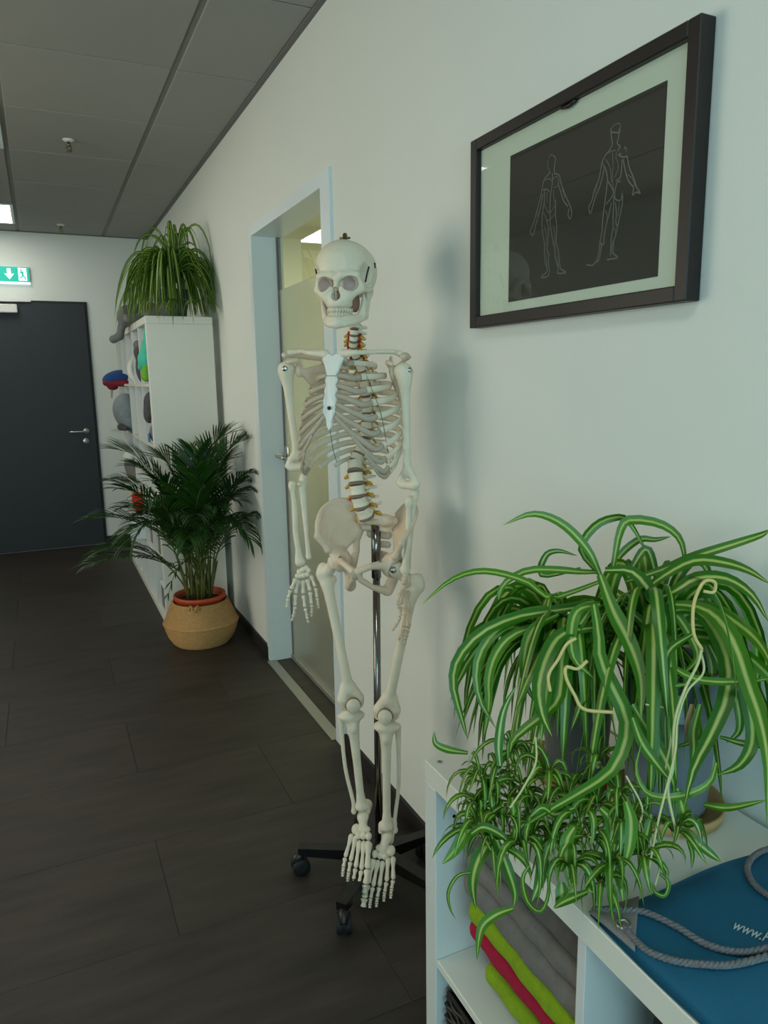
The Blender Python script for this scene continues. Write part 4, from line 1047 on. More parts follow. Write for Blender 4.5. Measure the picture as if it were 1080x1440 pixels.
# ---- folded towels
def towel(name, lab, m, x0, x1, y0, y1, z0, z1, seed, skew=0.0):
    rn = random.Random(seed); h = .004; s = SDF(h); c = A((x0 + x1) / 2, (y0 + y1) / 2, (z0 + z1) / 2); hs_ = A((x1 - x0) / 2, (y1 - y0) / 2, (z1 - z0) / 2)
    s.box(c, hs_, min(hs_) * .85, 0)
    s.box(c + A(.02, 0, 0), hs_ * A(.9, 1, 1), min(hs_) * .5, .004)
    p1, p2, p3 = [rn.uniform(0, 6) for _ in range(3)]
    s.field('d', lambda X, Y, Z: .0016 * (np.sin(Y * 31 + p1) * np.sin(X * 26 + p2)) + .0010 * np.sin(Y * 83 + X * 60 + p3), c - hs_, c + hs_, .004)
    o = tag(s.build(name, m), lab, 'towel', 'folded towels on the low shelf')
    return o
tw = [('lime', 'towel_grey_dark', .365, .388, .66, .985, 'thin dark grey folded towel at the very bottom of the towel stack'),
      ('x', 'towel_lime', .389, .428, .640, .985, 'lime green folded towel low in the stack with its end set back'),
      ('x', 'towel_grey_dark', .429, .452, .660, 1.0, 'grey folded towel between the lower lime towel and the crimson one'),
      ('x', 'towel_crimson', .453, .489, .632, 1.03, 'crimson red folded towel in the low shelf stack'),
      ('x', 'towel_lime', .490, .533, .630, 1.025, 'lime green folded towel directly above the crimson one'),
      ('x', 'towel_grey', .534, .582, .628, 1.045, 'grey folded towel directly above the upper lime towel'),
      ('x', 'towel_grey', .583, .622, .632, 1.04, 'grey folded towel second from the top of the stack'),
      ('x', 'towel_grey_dark', .623, .668, .640, 1.035, 'dark grey folded towel on top of the stack under the drooping leaves')]
for i, (_, m, z0, z1, x0, y1, lab) in enumerate(tw): towel('folded_towel', lab, m, x0, .955, .70, y1, z0 - .002, z1, i)
# ---- black basket in the lower compartment
t = thing('storage_basket', 'black woven basket in the lower compartment beneath the towels', 'basket', (.79, .89, .043))
b = MB(); bx0, bx1, by0, by1 = .615, .965, .70, 1.075
b.box(bx0, bx0 + .008, by0, by1, .044, .30, .003).box(bx1 - .008, bx1, by0, by1, .044, .30, .003).box(bx0 + .008, bx1 - .008, by0, by0 + .008, .044, .30, .003).box(bx0 + .008, bx1 - .008, by1 - .008, by1, .044, .30, .003).box(bx0 + .008, bx1 - .008, by0 + .008, by1 - .008, .044, .052)
b.build('body', 'black_fabric', t)
b = MB()
for k in range(18):
    z = .06 + k * .0135
    yv = np.linspace(by0 + .005, by1 - .005, 28); b.tube([A(bx0 - .001 + .0028 * math.sin(i * 1.6 + (k % 2) * math.pi), y, z) for i, y in enumerate(yv)], .0045, 5)
tag(b.build('weave', 'black_plastic', t, True), kind='stuff')
# ---- dark round bag in the second compartment
s = SDF(.006); s.ell((.78, .50, .50), (.13, .135, .135), 0); s.ell((.74, .52, .59), (.10, .125, .10), .06); s.ell((.73, .47, .42), (.115, .14, .055), .04)
s.field('d', lambda X, Y, Z: .006 * np.sin(Y * 24 + Z * 18) * np.sin(X * 22 + 1), (.6, .3, .36), (.95, .66, .72), .01)
tt = thing('dark_bag', 'soft black rounded bag in the compartment below the teal drawstring bag', 'bag', (.78, .5, .364))
s.build('body', 'black_fabric', tt)
MB().tube(catmull([A(.665, .60, .60), A(.640, .56, .66), A(.650, .50, .685), A(.665, .44, .66)], 16), .006, 8).build('strap', 'black_fabric', tt, True)

# ---- teal drawstring bag lying on the shelf top
BZ = SZ + .003
t = thing('drawstring_bag', 'flat teal drawstring bag with grey corner and white lettering on the shelf top', 'bag', (.77, .4, SZ))
def bagz(u, v):   # u along -y from the far end, v across x
    return .006 + .004 * math.sin(u * 19 + v * 9) * math.sin(v * 13 + 1) + .003 * math.sin(u * 37 + 2)
NU, NV = 48, 36; V = []; F = []
yA, yB, xA, xB = .672, .02, .604, .955
for side in (1, 0):
    for i in range(NU + 1):
        for j in range(NV + 1):
            u, v = i / NU, j / NV
            y = yA + (yB - yA) * u; x = xA + (xB - xA) * v
            x += -.004 * math.sin(u * 9) * (1 - v) * (v < .3); y += -.018 * v - .006 * math.sin(v * 6 + .5)
            e = min(1, 8 * min(u, 1 - u)) ** .5 * min(1, 8 * min(v, 1 - v)) ** .5
            z = BZ + (.0005 if not side else .0015 + e * (.006 + bagz(u * .65, v * .35)))
            V.append((x, y, z))
n1 = (NU + 1) * (NV + 1)
for i in range(NU):
    for j in range(NV):
        a = i * (NV + 1) + j; F.append((a, a + NV + 1, a + NV + 2, a + 1)[::-1]); F.append((n1 + a, n1 + a + 1, n1 + a + NV + 2, n1 + a + NV + 1)[::-1])
rim = [(0, j) for j in range(NV)] + [(i, NV) for i in range(NU)] + [(NU, j) for j in range(NV, 0, -1)] + [(i, 0) for i in range(NU, 0, -1)]
rid = [i * (NV + 1) + j for i, j in rim]
for k in range(len(rid)): a, b_ = rid[k], rid[(k + 1) % len(rid)]; F.append((a, b_, n1 + b_, n1 + a))
bag_top = np.array(V[:n1])
def bag_z(x, y):
    v = min(1, max(0, (x - xA) / (xB - xA))); u = min(1, max(0, (yA - y - .018 * v - .006 * math.sin(v * 6 + .5)) / (yA - yB)))
    e = min(1, 8 * min(u, 1 - u)) ** .5 * min(1, 8 * min(v, 1 - v)) ** .5
    return BZ + .0015 + e * (.006 + bagz(u * .65, v * .35))
MB().add(V, F).build('fabric', 'fabric_teal', t, True)
tri = [A(.6045, .672, 0), A(.686, .664, 0), A(.607, .590, 0)]; b = MB(); V = []; F = []; n = 10; ids = {}
for lay, dz in ((0, .0030), (1, .0008)):
    for i in range(n + 1):
        for j in range(n + 1 - i):
            p = tri[0] + (tri[1] - tri[0]) * i / n + (tri[2] - tri[0]) * j / n; ids[(lay, i, j)] = len(V); V.append((p[0], p[1], bag_z(p[0], p[1]) + dz))
    for i in range(n):
        for j in range(n - i):
            q = [ids[(lay, i, j)], ids[(lay, i + 1, j)], ids[(lay, i, j + 1)]]; F.append(q if lay else q[::-1])
            if i + j < n - 1: q = [ids[(lay, i + 1, j)], ids[(lay, i + 1, j + 1)], ids[(lay, i, j + 1)]]; F.append(q if lay else q[::-1])
ed = [(i, 0) for i in range(n)] + [(n - i, i) for i in range(n)] + [(0, n - j) for j in range(n)]
for k in range(len(ed)): a, b_ = ed[k], ed[(k + 1) % len(ed)]; F.append((ids[(0, *a)], ids[(0, *b_)], ids[(1, *b_)], ids[(1, *a)]))
cp = MB().add(V, F).build('corner_patch', 'fabric_grey', t, True)
ey_ = at_z(877, 1299, BZ + .012); ez = bag_z(ey_[0], ey_[1]) + .003
aa = np.linspace(0, 2 * math.pi, 24, endpoint=False)
MB().tube([A(ey_[0] + .008 * math.cos(a), ey_[1] + .008 * math.sin(a), ez) for a in aa], .0026, 8, closed=True).build('eyelet', 'steel', cp, True)
MB().lathe((ey_[0], ey_[1], ez - .0015), [(.0065, 0), (.0065, .0006)], 16).build('eyelet_hole', 'black_fabric', cp)
def cord(P, name='cord', r=.0042, lift=.0045):
    Q = []
    for q in P:
        p = at_z(q[0], q[1], BZ + .014); zz = bag_z(p[0], p[1]) if p[1] < .67 and p[0] < .95 else SZ; Q.append(A(p[0], p[1], zz + lift + (q[2] if len(q) > 2 else 0)))
    C_ = catmull(Q, 110); n = len(C_)
    T_ = np.gradient(C_, axis=0); T_ /= np.linalg.norm(T_, axis=1)[:, None]
    b = MB()
    for st_ in range(3):
        W = []
        for i in range(n):
            sd = nrm(np.cross(T_[i], A(0, 0, 1))); upv = np.cross(sd, T_[i]); a = i * .75 + st_ * 2 * math.pi / 3; W.append(C_[i] + r * .5 * (math.cos(a) * sd + math.sin(a) * upv))
        b.tube(W, r * .62, 6)
    return b.build(name, 'cord_grey', t, True)
cord([(878, 1301), (890, 1316), (912, 1337), (950, 1355), (990, 1363), (1030, 1362), (1080, 1350), (1130, 1335)])
cord([(834, 1267), (865, 1277), (905, 1284), (950, 1306), (990, 1331), (1030, 1343), (1070, 1341), (1130, 1325)])
cord([(1120, 1178), (1080, 1190), (1060, 1202), (1051, 1220), (1060, 1243), (1080, 1262), (1120, 1290)])
def text(body, p, q, size, name):
    cu = bpy.data.curves.new('lettering', 'FONT'); cu.body = body; cu.size = size; cu.extrude = .0004; cu.shear = .12
    o = bpy.data.objects.new('lettering_tmp', cu); COL.objects.link(o); bpy.context.view_layer.update()
    me = bpy.data.meshes.new_from_object(o.evaluated_get(bpy.context.evaluated_depsgraph_get())); bpy.data.objects.remove(o)
    d = nrm(q - p); u = nrm(np.cross(A(0, 0, 1), d)); co = np.empty(len(me.vertices) * 3, np.float32); me.vertices.foreach_get('co', co); co = co.reshape(-1, 3)
    W = p + co[:, :1] * .76 * d + 1.5 * co[:, 1:2] * u; W[:, 2] = [bag_z(x, y) + .0012 + c[2] for (x, y, _), c in zip(W, co)]
    me.vertices.foreach_set('co', (W - wl(t)).astype(np.float32).ravel()); me.materials.clear(); me.materials.append(MATS['bag_print']); me.update()
    return link(name, me, t)
P_, Q_ = at_z(1028, 1306, BZ + .012), at_z(1080, 1331, BZ + .012)
text('www.P', P_, Q_, .0195, 'lettering')
text('o', at_z(1063, 1347, BZ + .012), at_z(1115, 1376, BZ + .012), .0195, 'lettering')

# ================================================================== near spider plants
def pot(name, c, rb, rt, h, m, par, z0):
    prof = [(rb * .96, 0), (rb, .004), (rt, h - .012), (rt * 1.03, h - .010), (rt * 1.03, h), (rt * .94, h), (rt * .92, h - .03)]
    return MB().lathe((c[0], c[1], z0), prof, 40).build(name, m, par, True)
PA, PB = A(.888, .815, SZ), A(.815, .955, SZ)
ta = thing('spider_plant', 'large variegated spider plant with drooping leaves in a blue-grey pot on the shelf', 'potted plant', PA)
MB().lathe(PA, [(.078, 0), (.090, .004), (.094, .022), (.090, .024), (.084, .010)], 40).build('saucer', 'saucer_wood', ta, True)
pa = pot('pot', PA, .064, .076, .245, 'pot_grey', ta, SZ + .012)
MB().lathe((PA[0], PA[1], SZ + .225), [(.0695, 0), (.0695, .012), (.05, .016), (.02, .018)], 24).build('soil', 'soil', ta, True)
# paper label wrapped on the pot
def on_pot(a, z, off=.0008): r = .064 + (.076 - .064) * (z - SZ - .012) / .233 + off; return A(PA[0] + r * math.cos(a), PA[1] + r * math.sin(a), z)
a0 = math.atan2(.745 - PA[1], .815 - PA[0])
def patch(a1, a2, z1, z2, off, m, name, par):
    V = [on_pot(a, z, off) for z in (z1, z2) for a in np.linspace(a1, a2, 7)]; F = [(i, i + 1, i + 8, i + 7) for i in range(6)]
    V2 = [on_pot(a, z, off - .0006) for z in (z1, z2) for a in np.linspace(a1, a2, 7)]
    F += [(14 + i, 14 + i + 7, 14 + i + 8, 14 + i + 1) for i in range(6)] + [(i, 14 + i, 14 + i + 1, i + 1) for i in range(6)] + [(7 + i, 8 + i, 22 + i, 21 + i) for i in range(6)]
    return MB().add(V + V2, F).build(name, m, par, True)
lb = patch(a0 - .30, a0 + .28, .950, .998, .0012, 'label_white', 'label', pa)
patch(a0 - .22, a0 - .02, .960, .972, .0020, 'label_blue', 'label_print', lb); patch(a0 - .22, a0 + .10, .982, .990, .0020, 'label_blue', 'label_print', lb)
tb = thing('spider_plant', 'spider plant in a dark grey pot, its plantlets spilling over the shelf edge', 'potted plant', PB)
MB().lathe(PB, [(.058, 0), (.068, .004), (.072, .026), (.068, .028), (.062, .010)], 36).build('saucer', 'terracotta', tb, True)
pot('pot', PB, .052, .062, .175, 'pot_dark', tb, SZ + .012)
MB().lathe((PB[0], PB[1], SZ + .155), [(.056, 0), (.056, .012), (.04, .016), (.02, .018)], 24).build('soil', 'soil', tb, True)
def z2(x, y): return (590 + x / 2.204, 700 + y / 2.204)
def z3(x, y): return (590 + x / 2.204, 1000 + y / 2.204)
def keep(P):
    P = np.array(P); P[:, 0] = np.minimum(P[:, 0], WX - .012)
    i = (P[:, 0] > SX0 - .005) & (P[:, 1] < 1.135); P[i, 2] = np.maximum(P[i, 2], SZ + .006); return P
def traced(par, pts, d0, d1, wd, m='spider_leaf', n=16, dm=None, **kw):
    k = len(pts); Q = []
    for i, (x, y) in enumerate(pts):
        t_ = i / (k - 1); d = d0 + (d1 - d0) * t_ + (4 * t_ * (1 - t_) * dm if dm else 0); Q.append(at_d(x, y, d))
    C_ = keep(catmull(Q, n)); leaf(C_, wd, m, par, normal=CAM - C_[n // 3] + A(0, 0, .6), **kw)
T2 = lambda L: [z2(*p) for p in L]
T3 = lambda L: [z3(*p) for p in L]
big = [ # points, depth at root, depth at tip, width
 (T2([(560, 240), (520, 160), (440, 80), (350, 50), (258, 85)]), 1.20, 1.22, .016), (T2([(560, 260), (410, 310), (340, 265), (250, 235), (170, 230), (90, 260), (8, 330)]), 1.18, 1.10, .014),
 (T2([(560, 240), (600, 350), (650, 450), (685, 560), (685, 690)]), 1.12, 1.02, .025), (T2([(575, 225), (660, 230), (720, 300), (760, 370), (755, 450), (700, 550)]), 1.15, 1.04, .022),
 (T2([(600, 215), (620, 110), (650, 70), (740, 80), (800, 120), (820, 180), (815, 230)]), 1.2, 1.2, .017), (T2([(560, 240), (500, 160), (540, 90), (600, 62), (650, 75), (720, 200)]), 1.24, 1.22, .016),
 (T2([(640, 260), (760, 220), (860, 180), (970, 145), (1060, 115), (1085, 98)]), 1.16, 1.06, .016), (T2([(680, 300), (760, 240), (850, 195), (940, 200), (1020, 225), (1090, 270)]), 1.14, 1.0, .018),
 (T2([(700, 330), (790, 290), (860, 250), (950, 250), (1030, 300), (1085, 390)]), 1.12, .98, .020), (T2([(780, 330), (870, 340), (930, 380), (980, 460), (1020, 580), (1060, 700), (1080, 830), (1076, 1010)]), 1.10, .92, .026),
 (T2([(780, 350), (860, 350), (920, 420), (955, 510), (950, 620), (900, 740), (850, 838), (820, 960)]), 1.10, .98, .027), (T2([(800, 330), (900, 340), (1000, 400), (1060, 460), (1100, 540)]), 1.12, .95, .020),
 (T2([(560, 330), (420, 350), (300, 370), (190, 420), (120, 500), (105, 580), (130, 680), (150, 750)]), 1.16, 1.12, .020), (T2([(540, 320), (430, 345), (330, 360), (230, 420), (180, 510), (185, 620), (240, 720)]), 1.17, 1.12, .019),
 (T2([(560, 400), (450, 420), (400, 480), (370, 580), (380, 670), (410, 740)]), 1.12, 1.02, .024), (T2([(540, 330), (555, 420), (560, 500), (600, 590), (640, 680), (635, 760), (595, 845), (520, 900), (400, 970), (320, 1020)]), 1.10, .98, .024),
 (T2([(560, 230), (500, 230), (440, 225), (340, 225), (270, 260), (245, 310), (260, 370)]), 1.22, 1.22, .014), (T2([(500, 220), (380, 240), (390, 180), (430, 165), (490, 180)]), 1.24, 1.25, .012),
 (T2([(960, 420), (1000, 560), (1025, 660), (1030, 760), (990, 830), (920, 860)]), 1.06, 1.00, .022), (T2([(880, 420), (950, 560), (985, 640), (990, 720), (950, 760)]), 1.14, 1.10, .016),
 (T2([(560, 330), (490, 350), (470, 420), (480, 500), (540, 560)]), 1.12, 1.08, .018), (T2([(540, 330), (450, 470), (440, 560), (420, 640), (300, 740), (280, 790)]), 1.12, 1.05, .022),
 (T2([(430, 360), (360, 400), (330, 460), (325, 560), (360, 640)]), 1.15, 1.12, .018), (T2([(430, 380), (300, 420), (240, 480), (215, 560), (215, 640), (200, 740)]), 1.16, 1.12, .018),
 (T2([(640, 250), (700, 160), (730, 230), (745, 290)]), 1.2, 1.2, .016), (T2([(600, 240), (620, 180), (680, 130), (730, 130), (780, 120)]), 1.24, 1.24, .013),
 (T2([(700, 350), (780, 350), (840, 430), (860, 500), (800, 560)]), 1.12, 1.05, .015), (T2([(640, 340), (700, 400), (720, 480), (690, 520)]), 1.12, 1.08, .018),
 (T2([(600, 330), (540, 420), (520, 560), (500, 640), (470, 720)]), 1.14, 1.08, .018), (T2([(880, 440), (905, 520), (900, 600), (870, 640), (880, 560)]), 1.14, 1.12, .014),
 (T2([(850, 420), (770, 480), (760, 590), (770, 700)]), 1.04, 1.0, .014), (T2([(720, 480), (850, 560), (1000, 570), (1090, 560)]), 1.06, .98, .012),
 (T2([(700, 540), (730, 575), (770, 585), (850, 575)]), 1.04, 1.02, .012), (T2([(660, 640), (720, 740), (770, 830), (790, 900)]), 1.04, 1.0, .018),
 (T2([(870, 640), (850, 720), (850, 780), (840, 850)]), 1.05, 1.03, .014), (T2([(850, 640), (860, 740), (780, 780)]), 1.1, 1.06, .012),
 (T3([(660, 20), (690, 100), (740, 170), (780, 220)]), 1.02, .98, .016), (T3([(920, 160), (900, 220), (840, 255), (760, 268), (700, 250), (670, 180), (690, 90)]), .99, 1.0, .011),
 (T3([(930, 80), (1000, 100), (1080, 110), (1100, 120)]), 1.05, 1.0, .010), (T3([(880, 290), (960, 300), (1080, 275)]), 1.02, .98, .012), (T3([(800, 240), (815, 300), (830, 350), (875, 335)]), 1.0, .97, .016)]
for i, (P, a, b_, wd) in enumerate(big): traced(ta if P[0][0] > 800 or i in (1, 16) else tb, P, a, b_, wd, twist=random.uniform(-.3, .3))
small = [ (T3([(240, 380), (200, 430), (175, 480), (165, 540), (175, 615)]), 1.02, 1.0, .021), (T3([(200, 340), (150, 370), (110, 430), (70, 475)]), 1.04, 1.02, .019), (T3([(370, 390), (380, 470), (370, 530), (348, 590)]), 1.0, .98, .018),
 (T3([(560, 300), (592, 340), (592, 420), (550, 510)]), .99, .96, .018), (T3([(640, 280), (655, 340), (650, 420), (630, 490)]), .98, .95, .018), (T3([(480, 360), (458, 400), (455, 470), (470, 555)]), .98, .96, .018), (T3([(240, 400), (270, 480), (295, 560), (290, 610)]), 1.0, .99, .015),
 (T3([(290, 612), (240, 630), (200, 660), (185, 700), (178, 772)]), .99, .98, .014), (T3([(170, 500), (120, 510), (90, 560), (95, 610), (112, 645)]), 1.01, 1.0, .006), (T3([(150, 60 + 70), (90, 120), (50, 100), (45, 62)]), 1.12, 1.13, .012),
 (T3([(250, 170), (245, 100), (260, 0), (300, -80)]), 1.04, 1.06, .014), (T3([(340, 480), (320, 520), (335, 590), (375, 620), (400, 560), (390, 480)]), .98, .97, .008), (T3([(600, 460), (620, 520), (630, 590)]), .97, .95, .015), (T3([(520, 560), (450, 590), (415, 612)]), .96, .95, .013),
 (T3([(440, 530), (440, 570), (425, 612)]), .97, .96, .018), (T3([(800, 360), (850, 400), (900, 440), (935, 468)]), 1.0, .98, .014), (T3([(830, 400), (845, 440), (843, 490)]), 1.0, .98, .007), (T3([(740, 500), (770, 530), (760, 570), (730, 560), (720, 530)]), .97, .96, .008),
 (T3([(480, 300), (420, 320), (380, 300), (340, 330)]), 1.0, .98, .014), (T3([(160, 380), (200, 360), (260, 390), (300, 440)]), 1.01, 1.0, .013), (T3([(720, 320), (700, 400), (690, 460)]), .98, .97, .012)]
for P, a, b_, wd in small: traced(tb, P, a, b_, wd, twist=random.uniform(-.4, .4))
# arching filler leaves around both crowns
def arching(par, c, n, rmin, rmax, hmin, hmax, wd, drop, rn, m='spider_leaf', az=None, lim=None):
    for i in range(n):
        a = (i / n * 2 * math.pi + rn.uniform(-.3, .3)) if az is None else rn.uniform(*az)
        R_ = rn.uniform(rmin, rmax); H = rn.uniform(hmin, hmax); d = A(math.cos(a), math.sin(a), 0)
        q0 = c + d * .015; q1 = c + d * R_ * .3 + A(0, 0, H * 1.2); q2 = c + d * R_ * .9 + A(0, 0, H * 1.1); q3 = c + d * R_ * rn.uniform(.95, 1.15) + A(rn.uniform(-.03, .03), rn.uniform(-.03, .03), -rn.uniform(*drop))
        C_ = bez(q0, q1, q2, q3, 13)
        if lim: C_ = lim(C_)
        leaf(C_, wd * rn.uniform(.75, 1.1), m, par, twist=rn.uniform(-.5, .5), cols=4, normal=(CAM - c) * .6 + A(0, 0, .8) + d * .5, prof=lambda t_: min(1, .5 + 1.6 * t_) * (1 - t_ ** 5) ** .8 + .02)
rn = random.Random(11)
arching(ta, A(.855, .835, 1.03), 40, .09, .20, .06, .19, .021, (.0, .14), rn, lim=keep)
arching(ta, A(.85, .83, 1.02), 16, .10, .20, .04, .14, .022, (.06, .20), rn, lim=keep, az=(3.0, 5.2))
arching(tb, A(.785, .950, .97), 40, .09, .20, .08, .20, .020, (-.02, .11), rn, lim=keep, az=(1.7, 5.0))
arching(tb, A(.765, .935, .99), 30, .10, .20, .06, .18, .020, (.0, .13), rn, lim=keep, az=(2.4, 5.0))
# baby plantlets that spill over the shelf
pl_c = [(690, 1115, 1.08), (735, 1108, 1.07), (672, 1138, 1.06), (705, 1155, 1.04), (760, 1140, 1.04), (800, 1120, 1.05), (840, 1135, 1.02), (775, 1180, 1.01), (830, 1180, .99), (870, 1170, .99), (905, 1205, .97), (860, 1220, .965), (800, 1225, .97), (950, 1175, .98), (735, 1195, 1.01), (690, 1190, 1.02), (840, 1075, 1.06), (720, 1060, 1.10), (700, 1085, 1.09), (672, 1165, 1.04), (750, 1165, 1.03), (815, 1155, 1.01), (890, 1150, 1.0), (770, 1095, 1.06), (845, 1245, .96), (720, 1130, 1.06), (675, 1095, 1.08), (800, 1200, .99), (870, 1120, 1.02)]
for (px, py, d) in pl_c:
    c = at_d(px, py, d); c = keep(c[None])[0]
    cr_ = MB().lathe(c, [(.002, -.006), (.005, -.002), (.005, .004), (.002, .008)], 8).build('plantlet', 'runner_pale', tb, True)
    nl = rn.randint(10, 14)
    for i in range(nl):
        a = i / nl * 2 * math.pi + rn.uniform(-.3, .3); R_ = rn.uniform(.022, .062); H = rn.uniform(.004, .034); dd = A(math.cos(a), math.sin(a), 0)
        C_ = keep(bez(c, c + dd * R_ * .35 + A(0, 0, H * 1.5), c + dd * R_ + A(0, 0, H), c + dd * R_ * rn.uniform(.7, 1.2) + A(rn.uniform(-.015, .015), rn.uniform(-.015, .015), -rn.uniform(-.01, .05)), 9))
        leaf(C_, rn.uniform(.006, .012), 'spider_leaf', cr_, twist=rn.uniform(-1.2, 1.2), cols=4)
def runner(par, pts, d0, d1, r, m):
    k = len(pts); Q = [at_d(x, y, d0 + (d1 - d0) * i / (k - 1)) for i, (x, y) in enumerate(pts)]
    MB().tube(keep(catmull(Q, 8 * k)), r, 6).build('runner', m, par, True)
runner(ta, T2([(880, 290), (912, 292), (915, 262), (880, 262), (850, 330), (850, 420), (875, 470)]), 1.0, .99, .0024, 'runner')
runner(ta, T2([(875, 470), (860, 520), (820, 600), (790, 700), (785, 838), (770, 910), (800, 1060)]), .99, .97, .0019, 'runner_pale')
runner(ta, T2([(870, 470), (880, 540), (830, 600), (800, 690), (790, 800), (740, 1000), (705, 1180)]), 1.0, .96, .0016, 'runner_pale')
runner(tb, T2([(485, 435), (455, 455), (430, 500), (400, 550), (405, 600)]), 1.02, 1.02, .0024, 'runner')
runner(tb, T2([(520, 505), (490, 530), (455, 525), (455, 560), (480, 610), (510, 655), (600, 665)]), 1.01, 1.01, .0026, 'runner')
runner(ta, T2([(700, 640), (770, 660), (780, 740), (760, 850)]), 1.02, .99, .0014, 'runner_pale')
runner(tb, T3([(360, 80), (360, 160), (320, 240), (280, 300)]), 1.05, 1.0, .0016, 'runner_pale')
runner(tb, T3([(640, 200), (690, 300), (680, 380), (740, 470), (730, 540)]), 1.0, .96, .0015, 'runner_pale')
for P, a, b_, wd in ((T2([(380, 750), (370, 780), (375, 840), (390, 870)]), 1.12, 1.11, .02), (T2([(845, 640), (835, 720), (850, 790)]), 1.06, 1.05, .012)): traced(tb, P, a, b_, wd, 'dry_leaf')

# ================================================================== potted palm in a basket
KC = A(.725, 4.10, 0)
t = thing('potted_palm', 'bushy green palm in a woven seagrass belly basket on the floor', 'potted plant', KC)
prof = []
def bk(h):  # outline of the basket
    return np.interp(h, [0, .012, .05, .09, .118, .128, .136, .17, .21, .245, .255], [.150, .163, .186, .200, .206, .212, .204, .190, .172, .158, .154])
zz = np.linspace(0.002, .252, 61)
for i, z in enumerate(zz): prof.append((bk(z) + .0030 * math.cos(i * math.pi), z))
prof += [(.147, .252), (.145, .21), (.15, .12), (.14, .02)]
MB().lathe(KC, prof, 56).build('basket', 'seagrass', t, True)
for a in (-1.95, 1.2):
    d = A(math.cos(a), math.sin(a), 0); n = A(-d[1], d[0], 0); c = KC + d * .160
    MB().tube(catmull([c - n * .03 + A(0, 0, .235), c - n * .018 + A(0, 0, .262) + d * .008, c + A(0, 0, .225) + d * .020, c + n * .018 + A(0, 0, .262) + d * .008, c + n * .03 + A(0, 0, .235)], 20), .005, 7).build('basket_handle', 'seagrass', t, True)
MB().lathe(KC, [(.11, .02), (.138, .262), (.146, .264), (.146, .286), (.138, .288), (.134, .26), (.13, .22)], 48).build('inner_pot', 'orange_plastic', t, True)
MB().lathe(KC, [(.131, .225), (.131, .245), (.08, .252), (.03, .255)], 32).build('soil', 'soil', t, True)
rn = random.Random(5)
def z4(x, y, Y): return at_y(110 + x / 3.857, 580 + y / 3.857, Y)
# tip position, leaflet length, leaflet droop
fr = [((210, 205), 4.15, .20, .3), ((190, 375), 4.05, .18, .4), ((230, 420), 3.9, .17, .4), ((60, 580), 4.25, .18, .3), ((50, 830), 3.95, .17, .5), ((110, 760), 4.1, .17, .5), ((800, 125), 3.95, .17, .2), ((915, 150), 3.85, .16, .2), ((970, 330), 3.75, .17, .5), ((975, 420), 3.80, .16, .6),
      ((980, 560), 3.72, .16, .6), ((940, 700), 3.70, .15, .8), ((560, 260), 4.2, .20, .4), ((640, 240), 4.05, .20, .3), ((720, 225), 4.2, .20, .3), ((600, 690), 3.62, .16, 1.2), ((480, 560), 3.7, .18, .7), ((300, 690), 3.85, .18, .7), ((760, 520), 3.7, .16, .8), ((860, 480), 3.78, .16, .7), ((430, 380), 4.0, .19, .5), ((690, 400), 3.8, .19, .5), ((820, 260), 4.0, .18, .4), ((320, 300), 4.2, .18, .4), ((480, 1035), 3.95, .06, .4), ((540, 420), 3.85, .18, .5), ((260, 520), 3.95, .19, .6), ((380, 480), 3.75, .19, .7), ((640, 560), 3.65, .18, .9), ((720, 620), 3.7, .17, .9), ((880, 600), 3.72, .16, .7), ((900, 380), 3.85, .17, .5), ((560, 500), 4.15, .2, .4), ((440, 250), 4.25, .2, .3), ((340, 560), 4.05, .19, .6), ((760, 330), 4.1, .19, .4), ((620, 330), 3.9, .19, .4), ((220, 700), 4.1, .18, .7)]
def lim_palm(P):
    P = np.array(P); P[:, 0] = np.minimum(P[:, 0], WX - .012); i = P[:, 0] > .56; P[i, 1] = np.minimum(P[i, 1], 4.42); P[:, 2] = np.maximum(P[:, 2], .30); return P
for k, ((x, y), Y, ll, dr) in enumerate(fr):
    tip = z4(x, y, Y); tip[0] = min(tip[0], WX - .02)
    base = KC + A(rn.uniform(-.07, .07), rn.uniform(-.07, .05), .25)
    hr = tip - base; hgt = max(tip[2], .55 + rn.uniform(0, .25))
    m1 = base + A(hr[0] * .12, hr[1] * .12, (hgt - base[2]) * .55); m2 = base + A(hr[0] * .55, hr[1] * .55, (hgt - base[2]) * (1.12 if tip[2] < .75 else 1.0) + (.04 if dr > .6 else 0))
    C_ = lim_palm(bez(base, m1, m2, tip, 40))
    f = MB().tube(C_[::2], np.linspace(.0052, .0014, 20), 6).build('frond', 'palm_stem', t, True)
    lv = MB(); T = np.gradient(C_, axis=0); T /= np.linalg.norm(T, axis=1)[:, None]
    nl = 21 if ll > .1 else 8; start = .34
    for i in range(nl):
        u = start + (1 - start) * (i + .5) / nl; j = min(38, int(u * 39)); p = C_[j]; tg = T[j]
        sd = np.cross(tg, A(0, 0, 1)); sd = nrm(sd) if np.linalg.norm(sd) > .1 else A(1, 0, 0); nu = np.cross(sd, tg)
        L_ = ll * (.62 + .55 * math.sin(math.pi * min(1, (u - start) / (1 - start) * .85 + .12))) * rn.uniform(.85, 1.1)
        for s in (-1, 1):
            d = nrm(tg * (.62 + .5 * u) + s * sd * (1.0 - .45 * u) + nu * .25); e = p + d * L_
            Q = lim_palm(bez(p, p + d * L_ * .35, p + d * L_ * .7 + A(0, 0, -dr * L_ * .10), e + A(0, 0, -dr * L_ * .55), 7))
            lv.add(*leaf_strip(Q, .0145, normal=nu, fold=.5, cols=2, prof=lambda t_: (.35 + 1.6 * t_) * (1 - t_) ** .55 if t_ < .4 else .99 * (1 - t_) ** .55 * 1.32))
    tag(lv.build('leaflets', 'palm_leaf', f, True, True), kind='stuff')
b = MB()
